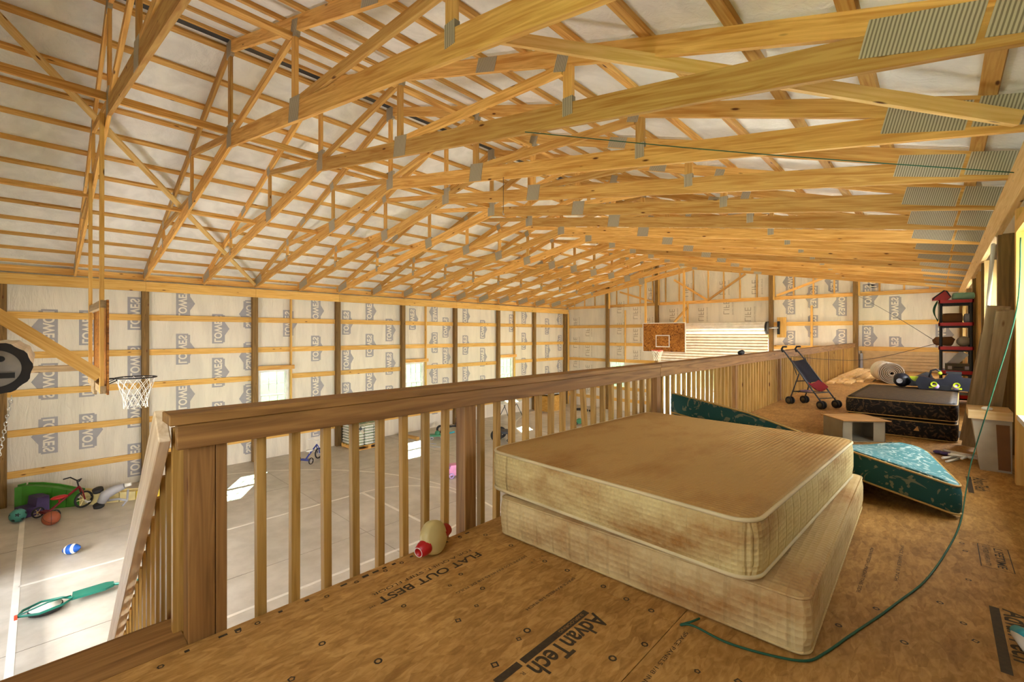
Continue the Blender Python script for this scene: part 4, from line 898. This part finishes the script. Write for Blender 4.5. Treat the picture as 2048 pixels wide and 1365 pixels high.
d1 = D.objects.new('door_1', None); COL.objects.link(d1); d1.location = (-8.2, YN + .4, 3.27); struct(d1, 'open roll-up door drum above the near doorway')
DCY, DCZ, DR = -.285, 3.30, .238
b = MB(); n = 44
for i, x in enumerate((-6.34, -9.98)):
    for k in range(n): a = 2 * math.pi * k / n; r = DR + (.006 if k % 4 < 2 else -.008); b.v.append((x, DCY + r * math.cos(a), DCZ + r * math.sin(a)))
b.f = [(k, (k + 1) % n, n + (k + 1) % n, n + k) for k in range(n)]; b.m = [0] * n; b.sm = [False] * n
b.build('rolled_curtain', 'doorwhite', d1)
corrugated(-10.0, -6.42, YN + .02, 1.85, 3.1, .082, .02, 'doorwhite', 'curtain', d1)  # unseen lowered length, added to cut daylight on the near floor
b = MB(); vs = []
for k in range(n):
    a = 2 * math.pi * k / n; r = DR + (.010 if k % 4 < 2 else .0)
    vs += [(-6.325, DCY + r * math.cos(a), DCZ + r * math.sin(a)), (-6.325, DCY + .172 * math.cos(a), DCZ + .172 * math.sin(a)), (-6.37, DCY + r * math.cos(a), DCZ + r * math.sin(a))]
b.add(vs, [(3 * k, 3 * ((k + 1) % n), 3 * ((k + 1) % n) + 1, 3 * k + 1) for k in range(n)] + [(3 * k, 3 * k + 2, 3 * ((k + 1) % n) + 2, 3 * ((k + 1) % n)) for k in range(n)]); b.build('edge_tape', 'black', d1)
b = MB(); vs = []
for x in (-9.9,):
    for k in range(n):
        a = 2 * math.pi * k / n; r = DR + .02; vs += [(x, DCY + r * math.cos(a), DCZ + r * math.sin(a)), (x - .06, DCY + r * math.cos(a), DCZ + r * math.sin(a))]
b.add(vs, [(2 * k, 2 * ((k + 1) % n), 2 * ((k + 1) % n) + 1, 2 * k + 1) for k in range(n)]); b.build('edge_tape', 'black', d1)
MB().lathe([(0, .18), (.004, .178), (.006, .02)], (-6.33, DCY, DCZ), (1, 0, 0), 36).build('drum_cap', 'capgrey', d1)
MB().disc((-6.315, DCY + .04, DCZ + .09), (1, 0, 0), .028, 16).build('cap_hole', 'black', d1)
MB().box(-6.32, -6.29, DCY - .12, DCY + .13, DCZ - .09, DCZ - .04).build('cap_bracket', 'black', d1)
MB().tube([(-6.34, DCY, DCZ), (-6.2, DCY, DCZ)], .025, 10).build('axle', 'chrome', d1)
for j, (dy, dx) in enumerate(((.02, 0), (.11, .03))):
    b = MB()
    for i in range(34):
        c = Vector((-6.27 + dx, DCY + dy - .0025 * i * (1 + j), DCZ - .27 - i * .034)); a = Vector((0, 1, 0)) if i % 2 else Vector((1, 0, 0))
        b.tube([c + Vector((0, 0, .022)) + a * 0, c + a * .011 + Vector((0, 0, .01)), c + a * .011 - Vector((0, 0, .01)), c - Vector((0, 0, .022)), c - a * .011 - Vector((0, 0, .01)), c - a * .011 + Vector((0, 0, .01))], .0038, 5, closed=True)
    b.build('hoist_chain', 'chain', d1)

# ================================================================ BASKETBALL HOOPS
def net(name, c, r, h, par, rad=.0045):
    b = MB(); n = 12
    prof = [(0, r), (.10, r * .93), (.35, r * .78), (.6, r * .63), (.82, r * .58), (1.0, r * .60)]
    def pt(k, t):
        t = max(0, min(1, t))
        for i in range(len(prof) - 1):
            if t <= prof[i + 1][0]: q = (t - prof[i][0]) / (prof[i + 1][0] - prof[i][0]); rr = prof[i][1] + (prof[i + 1][1] - prof[i][1]) * q; break
        a = 2 * math.pi * k / n; return (c[0] + rr * math.cos(a), c[1] + rr * math.sin(a), c[2] - h * t)
    for k in range(n):
        for s in (-1, 1): b.tube([pt(k + s * .5 * (j / 1.5), j / 8) for j in range(9)], rad, 4, caps=False)
    return b.build(name, 'netwhite', par)
h1 = thing('basketball_hoop', 'basketball hoop with white net seen edge-on, hung from the near trusses', 'hoop', (-8.1, .56, 2.9))
MB().box(-9.0, -7.15, .555, .575, 2.9, 4.03).build('backboard', 'osb_board', h1)
for x in (-8.93, -7.22): beam('hanger', (x, .515, 2.92), (x, .515, bc_bot(x) + .15), .085, .04, 'girt', h1, up=(0, 1, 0))
for z in (2.96, 3.98): beam('back_rail', (-8.98, .525, z), (-7.17, .525, z), .055, .09, 'oldboard', h1)
beam('back_plate', (-8.3, .50, 2.95), (-7.85, .50, 2.95), .03, .2, 'oldboard', h1)
beam('brace', (-7.2, .5, 3.12), (-7.2, YN + .05, 4.1), .04, .13, 'girt', h1)
beam('brace', (-8.95, .5, 3.14), (-8.95, YN + .05, 3.14), .04, .09, 'oldboard', h1)
RC = (-8.1, .93, 3.02)
MB().tube([(RC[0] + .228 * math.cos(2 * math.pi * k / 32), RC[1] + .228 * math.sin(2 * math.pi * k / 32), RC[2]) for k in range(32)], .009, 8, closed=True).build('rim', 'black', h1)
MB().tube([(-8.22, .575, 2.93), (-8.22, .72, 3.0), (-8.1, .72, 3.01)], .007, 6).tube([(-7.98, .575, 2.93), (-7.98, .72, 3.0), (-8.1, .72, 3.01)], .007, 6).tube([(-8.18, .575, 3.02), (-8.14, .71, 3.02)], .008, 6).tube([(-8.02, .575, 3.02), (-8.06, .71, 3.02)], .008, 6).build('rim_bracket', 'black', h1)
net('net', RC, .222, .42, h1)
h2 = thing('basketball_hoop', 'basketball hoop with a wood-chip backboard and white target square at the far end', 'hoop', (-8.1, 17.5, 2.9))
MB().box(-9.07, -7.30, 17.58, 17.6, 2.91, 4.06).build('backboard', 'osb_board', h2)
b = MB(); X0, X1, Z0_, Z1_ = -9.07, -7.30, 2.91, 4.06
for a in ((X0 - .03, X1 + .03, Z1_, Z1_ + .035), (X0 - .03, X0, Z0_, Z1_), (X1, X1 + .03, Z0_, Z1_), (X0 - .03, X1 + .03, Z0_ - .03, Z0_)): b.box(a[0], a[1], 17.57, 17.61, a[2], a[3])
b.build('board_edging', 'white', h2)
b = MB()
for a in ((-8.52, -7.92, 3.55, 3.59), (-8.52, -7.92, 3.09, 3.13), (-8.52, -8.48, 3.13, 3.55), (-7.96, -7.92, 3.13, 3.55)): b.box(a[0], a[1], 17.574, 17.581, a[2], a[3])
b.build('target_square', 'white', h2)
for x in (-9.0, -7.36): beam('hanger', (x, 17.64, 2.95), (x, 17.64, bc_bot(x) + .1), .085, .04, 'girt', h2, up=(0, 1, 0))
RC = (-8.33, 17.32, 2.97)
MB().tube([(RC[0] + .228 * math.cos(2 * math.pi * k / 28), RC[1] + .228 * math.sin(2 * math.pi * k / 28), RC[2]) for k in range(28)], .012, 8, closed=True).build('rim', 'orangered', h2)
MB().box(RC[0] - .08, RC[0] + .08, 17.5, 17.58, 2.9, 2.99).build('rim_bracket', 'orangered', h2)
net('net', RC, .222, .42, h2, .006)

# ================================================================ TOYS ON THE HALL FLOOR
tr = thing('toy_track', 'green, cream and yellow plastic ride-on track along the long side wall', 'toy', (-13.3, .7, 0))
def track(pts, mat, nm):
    b = MB(); w = .26
    for (x0, y0_, h0), (x1, y1_, h1_) in zip(pts[:-1], pts[1:]):
        d = Vector((x1 - x0, y1_ - y0_, 0)).normalized(); s = Vector((-d.y, d.x, 0)) * w / 2
        p, q = Vector((x0, y0_, 0)), Vector((x1, y1_, 0))
        def sec(c, h): return [c - s * 1.12, c - s, c - s * .96, c + s * .96, c + s, c + s * 1.12], h
        v = []
        for c, h in ((p, h0), (q, h1_)):
            v += [c - s * 1.1, c - s + Vector((0, 0, h)), c - s * .82 + Vector((0, 0, h)), c - s * .8 + Vector((0, 0, h - .03)), c + s * .8 + Vector((0, 0, h - .03)), c + s * .82 + Vector((0, 0, h)), c + s + Vector((0, 0, h)), c + s * 1.1]
        b.add(v, [(i, i + 1, 9 + i, 8 + i) for i in range(7)] + [tuple(range(8)), tuple(reversed(range(8, 16)))])
    return b.build(nm, mat, tr)
track([(-13.72, -.32, .50), (-13.70, -.2, .52), (-13.60, 0, .50), (-13.46, .25, .44), (-13.36, .45, .36), (-13.28, .64, .29)], 'green', 'green_section')
track([(-13.28, .645, .29), (-13.12, .95, .22), (-12.97, 1.25, .20), (-12.88, 1.5, .18)], 'cream', 'cream_section')
track([(-12.88, 1.505, .18), (-12.80, 1.75, .18), (-12.70, 2.1, .16)], 'yellow', 'yellow_section')
st_ = thing('toy_step', 'purple plastic toy step in front of the green track', 'toy', (-13.25, -.10, 0), .35); b = MB(); b.prism([(-.2, 0), (.2, 0), (.18, .17), (.0, .17), (-.02, .34), (-.2, .34)], -.18, .18, lambda p, d: (d, p[0] * -1, p[1])); b.build('step_body', 'purple', st_, True)
def tricycle(lab, loc, rot, frame_m, seat_m, bar_m, hub_m, s=1.0):
    e = thing('tricycle', lab, 'tricycle', loc, rot); e.scale = (s, s, s)
    def whl(c, r, w):
        wv = MB().lathe([(-w / 2, r * .8), (-w / 2, r * .94), (0, r), (w / 2, r * .94), (w / 2, r * .8), (-w / 2, r * .8)], c, (0, 1, 0), 22).build('wheel', 'rubber', e, True)
        b = MB()
        for k in range(6): a = math.pi * k / 3; b.tube([c, (c[0] + r * .82 * math.cos(a), c[1], c[2] + r * .82 * math.sin(a))], r * .05, 5)
        b.lathe([(-w * .6, .001), (-w * .6, r * .2), (w * .6, r * .2), (w * .6, .001)], c, (0, 1, 0), 12); b.build('spokes', hub_m, wv, True)
    whl((.34, 0, .15), .15, .035); whl((-.2, .2, .09), .09, .03); whl((-.2, -.2, .09), .09, .03)
    MB().tube([(.34, .035, .15), (.30, .03, .34), (.26, 0, .42)], .012, 8).tube([(.34, -.035, .15), (.30, -.03, .34), (.26, 0, .42)], .012, 8).build('fork', frame_m, e, True)
    MB().tube([(.27, 0, .40), (.05, 0, .26), (-.12, 0, .14), (-.2, 0, .09)], .02, 8).tube([(-.2, -.2, .09), (-.2, .2, .09)], .012, 8).build('frame', frame_m, e, True)
    MB().bar((-.17, -.14, .115), (-.17, .14, .115), .09, .012).build('rear_step', frame_m, e, True)
    MB().sphere((-.02, 0, .31), .08, 14, 0, (1.5, 1.0, .4)).tube([(-.02, 0, .22), (-.02, 0, .3)], .012, 6).build('seat', seat_m, e, True)
    MB().tube([(.26, 0, .42), (.24, 0, .52)], .012, 8).tube([(.15, .2, .55), (.22, .14, .57), (.24, 0, .52), (.22, -.14, .57), (.15, -.2, .55)], .011, 8).build('handlebar', bar_m, e, True)
    MB().tube([(.34, -.09, .12), (.34, .09, .18)], .008, 6).box(.31, .37, -.14, -.08, .11, .13).box(.31, .37, .08, .14, .17, .19).build('pedals', 'white', e, True)
tricycle('red tricycle with cream wheels parked before the green track', (-12.78, .30, 0), math.radians(118), 'darkred', 'red', 'rubber', 'cream', 1.15)
tricycle('blue tricycle with white seat on the hall floor by the side wall', (-12.95, 5.3, 0), math.radians(118), 'bikeblue', 'white', 'white', 'grey', 1.05)
sb = thing('soccer_ball', 'teal soccer ball with black patches at the end of the painted line', 'ball', (-12.88, -.28, 0)); MB().sphere((0, 0, .125), .125, 24).build('ball_skin', 'teal', sb, True)
for a, e_ in ((0, 20), (72, 20), (144, 20), (216, 20), (288, 20), (36, -30), (108, -30), (180, -30), (252, -30), (324, -30), (0, 88)):
    d = Vector((math.cos(math.radians(a)) * math.cos(math.radians(e_)), math.sin(math.radians(a)) * math.cos(math.radians(e_)), math.sin(math.radians(e_))))
    MB().lathe([(.1195, .038), (.1265, 1e-4)], (0, 0, .125), d, 5).build('black_patch', 'black', sb, True)
def ball_lines(r, c, mat, par, nm='seams'):
    b = MB()
    for ax in (Vector((1, 0, 0)), Vector((0, 1, 0)), Vector((.4, .5, .8))):
        x, y, z_ = frame(ax, (0, 0, 1)); b.tube([Vector(c) + (y * math.cos(2 * math.pi * k / 28) + z_ * math.sin(2 * math.pi * k / 28)) * r for k in range(28)], r * .025, 4, closed=True)
    return b.build(nm, mat, par, True)
bb = thing('basketball', 'brown basketball on the concrete beside the red tricycle', 'ball', (-12.22, .16, 0)); MB().sphere((0, 0, .13), .13, 24).build('ball_skin', 'orangeball', bb, True); ball_lines(.1305, (0, 0, .13), 'black', bb)
fb = thing('football', 'small blue and white football alone on the concrete floor', 'ball', (-10.36, .37, 0), .9); MB().lathe([(-.14, .002), (-.11, .04), (-.05, .075), (0, .082), (.05, .075), (.11, .04), (.14, .002)], (0, 0, .083), (1, 0, .15), 18).build('ball_skin', 'blue', fb, True)
MB().lathe([(-.07, .067), (-.05, .0775), (-.035, .081)], (0, 0, .083), (1, 0, .15), 18).build('white_band', 'white', fb, True); MB().lathe([(.035, .081), (.05, .0775), (.07, .067)], (0, 0, .083), (1, 0, .15), 18).build('white_band', 'white', fb, True)
# scooter lying on its side
so = thing('kick_scooter', 'large green kick scooter lying flat on the painted floor', 'scooter', (-8.45, .3, 0))
def flatloop(pts, r, nm, mat, z=.05): return MB().tube([(p[0], p[1], z) for p in pts], r, 7, closed=True).build(nm, mat, so)
def wheel_flat(cx, cy, R_): 
    w_ = MB().lathe([(.0, R_ * .5), (.0, R_), (.045, R_), (.045, R_ * .5)], (cx, cy, .02), (0, 0, 1), 28).build('wheel', 'rubber', so); MB().lathe([(.01, 1e-4), (.01, R_ * .93), (.05, R_ * .93), (.05, 1e-4)], (cx, cy, .02), (0, 0, 1), 28).build('white_disc', 'white', w_)
wheel_flat(-8.46, .06, .165); wheel_flat(-8.33, 1.02, .15)
flatloop([(-8.38, -.19), (-8.27, .0), (-8.33, .22), (-8.45, .32), (-8.56, .22), (-8.62, .02), (-8.52, -.14)], .016, 'rear_frame', 'tealdark', .075)
MB().tube([(-8.38, -.17, .09), (-8.48, .08, .1), (-8.5, .3, .09)], .009, 6).build('rear_strut', 'tealdark', so)
MB().prism([(-8.42, .30), (-8.62, .32), (-8.62, .66), (-8.57, .74), (-8.46, .73), (-8.41, .64)], .055, .085, lambda p, d: (p[0], p[1], d)).build('deck', 'tealdark', so)
MB().tube([(-8.50, .72, .07), (-8.42, .84, .08), (-8.34, 1.02, .09)], .018, 8).build('fork', 'tealdark', so)
MB().tube([(-8.62, .86, .12), (-8.40, .80, .10), (-8.18, .88, .12)], .016, 8).build('handlebar', 'teal', so)
MB().box(-8.41, -8.35, -.215, -.185, .05, .09).build('reflector', 'orangered', so)
gt = thing('grey_scooter', 'grey plastic ride-on toy tipped over against the cream track', 'toy', (-12.60, 1.05, 0))
MB().tube([(-12.65, .90, .12), (-12.62, .96, .27), (-12.57, 1.12, .36), (-12.53, 1.25, .40)], [.08, .10, .085, .06], 14).build('body', 'grey', gt)
MB().tube([(-12.70, .95, .12), (-12.50, 1.15, .16), (-12.40, 1.28, .12)], .025, 8).tube([(-12.37, 1.2, .03), (-12.40, 1.28, .12), (-12.43, 1.3, .34)], .02, 8).build('fork', 'grey', gt)
for c in ((-12.70, .86, .05), (-12.75, .85, .36)): MB().lathe([(-.03, .001), (-.03, .09), (.03, .09), (.03, .001)], c, (.3, -.2, 1), 18).build('wheel', 'rubber', gt)
MB().tube([(-12.52, 1.26, .41), (-12.49, 1.36, .43)], [.045, .035], 10).build('white_grip', 'white', gt)

# ---- pallet of bags
pl = thing('pallet', 'wooden pallet under the stacked white bags', 'pallet', (-13.45, 7.2, 0))
PX0, PX1, PY0, PY1 = -13.98, -13.08, 6.72, 7.72
for k in range(5): x = PX0 + .07 + k * .19; MB().box(x - .06, x + .06, PY0, PY1, .11, .13).build('deck_board', 'plywood', pl)
for y in (PY0 + .05, (PY0 + PY1) / 2, PY1 - .05): MB().box(PX0, PX1, y - .05, y + .05, .02, .11).build('stringer', 'pine', pl)
for x in (PX0 + .06, PX1 - .06): MB().box(x - .05, x + .05, PY0, PY1, 0, .02).build('bottom_board', 'pine', pl)
bagb, _ = slab(.424, .305, .084, .05, re=.03, bulge=.006, crown=.002); bagme = bagb.mesh('bag', ['bagwhite', 'baggreen'])
for p in bagme.polygons:
    c = p.center
    if abs(c.z - .01) < .02 and abs(p.normal.z) < .7: p.material_index = 1
    if c.z > .08 and abs(c.x) > .12: p.material_index = 1
for lv in range(8):
    for i in range(2):
        for j in range(3):
            if lv == 7 and (i == 1 or j == 2): continue
            o = D.objects.new('bag', bagme); COL.objects.link(o); o.location = (PX0 + .23 + i * .45 + random.uniform(-.004, .004), PY0 + .17 + j * .33 + random.uniform(-.004, .004), .131 + lv * .087); o.rotation_euler = (0, 0, random.uniform(-.008, .008))
            tag(o, 'white bag with green ends in the stack on the pallet', 'bag', 'white bags stacked on the pallet')

# ---- things towards the far end
cc = thing('wheeled_chair', 'black wheeled seat frame on the hall floor beyond the railing', 'chair', (-10.98, 10.85, 0), .5)
MB().box(-.02, .02, -.24, .24, .42, .95).build('back_panel', 'black', cc, True); MB().box(-.02, .42, -.24, .24, .26, .34).build('seat_pan', 'darkgrey', cc, True)
for y in (-.27, .27):
    MB().wheel((.02, y, .2), (0, 1, 0), .2, .05, 22).build('wheel', 'rubber', cc, True); MB().tube([(.42, y * .8, .05), (.40, y * .8, .3), (.0, y * .85, .3), (-.02, y * .85, .95)], .014, 6).build('frame_tube', 'darkgrey', cc, True)
    MB().wheel((.42, y * .8, .05), (0, 1, 0), .05, .03, 12).build('caster', 'rubber', cc, True)
tb = thing('folding_table', 'white folding table near the far corner of the hall', 'table', (-13.3, 13.9, 0), .25); MB().box(-.38, .38, -.75, .75, .71, .75).build('tabletop', 'white', tb, True)
for y in (-.5, .5):
    for s in (-1, 1): MB().tube([(s * .3, y * 1.15, 0), (-s * .05, y, .71)], .014, 6).build('leg', 'darkgrey', tb, True)
pt = thing('plywood_crate', 'yellow plywood crate with timber posts in the far corner', 'crate', (-13.6, 16.7, 0))
MB().box(-13.95, -13.15, 16.3, 16.32, 0, .72).box(-13.95, -13.15, 17.38, 17.4, 0, .72).box(-13.95, -13.93, 16.3, 17.4, 0, .72).box(-13.17, -13.15, 16.3, 17.4, 0, .72).build('panel', 'plywood', pt)
for x in (-13.97, -13.13): beam('crate_post', (x, 16.27, 0), (x, 16.27, .8), .05, .05, 'pine', pt, up=(1, 0, 0))
MB().box(-14.0, -13.1, 16.24, 17.45, .8, .83).build('crate_top', 'grey', pt)
tag(beam('leaning_timber', (-13.55, 16.05, .02), (-14.08, 16.15, 1.6), .09, .04, 'pine'), 'reddish timber leaning in the far corner', 'timber')
mo = thing('push_mower', 'small green toy lawn mower on the hall floor', 'mower', (-10.45, 14.9, 0), .6); MB().box(-.16, .16, -.13, .13, .06, .2).sphere((0, 0, .2), .1, 12, 0, (1, 1, .6)).build('deck', 'mowgreen', mo, True)
for x in (-.14, .14):
    for y in (-.15, .15): MB().wheel((x, y, .07), (0, 1, 0), .07, .04, 14).build('wheel', 'rubber', mo, True)
MB().tube([(-.14, -.1, .18), (-.3, -.1, .5), (-.36, -.1, .7), (-.36, .1, .7), (-.3, .1, .5), (-.14, .1, .18)], .012, 6).tube([(-.3, -.1, .5), (-.3, .1, .5)], .01, 6).build('handle', 'black', mo, True)
pk = thing('toy_cart', 'pink and lavender toy push cart partly hidden by a railing post', 'toy', (-8.93, 7.3, 0), 1.2); MB().prism([(-.2, .06), (.2, .06), (.22, .2), (.1, .22), (.05, .32), (-.15, .32), (-.22, .2)], -.11, .11, lambda p, d: (p[0], d, p[1])).build('cart_body', 'pink', pk, True)
MB().tube([(-.18, -.1, .25), (-.28, -.1, .5), (-.25, -.05, .6), (-.25, .05, .6), (-.28, .1, .5), (-.18, .1, .25)], .016, 8).build('push_handle', 'lavender', pk, True)
for x in (-.14, .14):
    for y in (-.13, .13): MB().wheel((x, y, .07), (0, 1, 0), .07, .03, 14).build('wheel', 'lavender', pk, True)
ts = thing('toy_trolley', 'small teal toy trolley near the side wall', 'toy', (-12.6, 9.5, 0), 1.0); MB().box(-.25, .2, -.12, .12, .1, .16).sphere((0, 0, .2), .09, 12).build('trolley_body', 'mowgreen', ts, True); MB().tube([(.2, 0, .14), (.6, .05, .2)], .03, 8).build('nozzle', 'aqua', ts, True)
for x in (-.2, .15):
    for y in (-.14, .14): MB().wheel((x, y, .06), (0, 1, 0), .06, .03, 14).build('wheel', 'grey', ts, True)
gk = thing('pedal_cart', 'black pedal cart beside a wall post', 'toy', (-12.95, 10.45, 0), 1.3); MB().tube([(-.45, 0, .2), (0, 0, .25), (.4, 0, .2)], .03, 8).box(-.3, -.1, -.14, .14, .26, .3).tube([(.1, 0, .25), (.2, 0, .5), (.2, .15, .52)], .014, 6).build('chassis', 'black', gk, True)
for x, y in ((-.4, -.2), (-.4, .2), (.4, -.2), (.4, .2)): MB().wheel((x, y, .15), (0, 1, 0), .15, .05, 18).build('wheel', 'rubber', gk, True)
tag(beam('floor_timber', (-13.9, 8.85, .05), (-12.95, 8.95, .05), .12, .09, 'pine'), 'short timber lying on the floor beside the bag pallet', 'timber')
tag(MB().tube([(-11.5, 8.9, .012), (-11.8, 8.7, .012), (-12.2, 8.65, .012), (-12.3, 8.85, .012), (-12.0, 9.0, .012)], .012, 8).build('garden_hose', 'grey', None), 'piece of pale hose looping on the concrete by the sunlight patch', 'hose')
db = MB(); 
for i in range(3): tag(MB().tube([(-12.6 + .35 * i, 17.6 + .1 * i, .04), (-12.3 + .35 * i, 17.75 - .1 * i, .06)], [.05, .07], 8).build('dark_rag', 'rubber', None), ['dark rag closest to the far corner on the hall floor', 'dark rag in the middle of three by the far wall', 'dark rag closest to the far roll-up door'][i], 'rag', 'dark rags by the far wall')

# ================================================================ OUTSIDE
def tree(loc, h, r, lab, k):
    e = thing('tree', lab, 'tree', loc); MB().tube([(0, 0, -.05), (.05, 0, h * .45), (0, .05, h * .7)], [.16, .12, .06], 8).build('trunk', 'bark', e, True)
    b = MB(); rr = random.Random(k)
    for i in range(26):
        a = rr.uniform(0, 6.28); q = rr.uniform(0, r); b.sphere((q * math.cos(a), q * math.sin(a), h * .5 + rr.uniform(0, h * .5)), rr.uniform(.3, .55) * r * .6, 8, 0, (1, 1, .8))
    b.build('crown', 'leaf', e, True)
for i, (x, y, h, r, l_) in enumerate(((-24, 9, 6, 2.6, 'broad green tree outside the second side window'), (-26, 19, 7, 2.8, 'tall green tree outside the third side window'), (-24, -2, 6, 2.5, 'green tree outside, level with the near end of the hall'), (-11, 34, 6, 2.6, 'green tree beyond the far gable window'), (-2, 36, 7, 3.0, 'green tree beyond the far roll-up door'))):
    tree((x, y, -.05), h, r, l_, i)
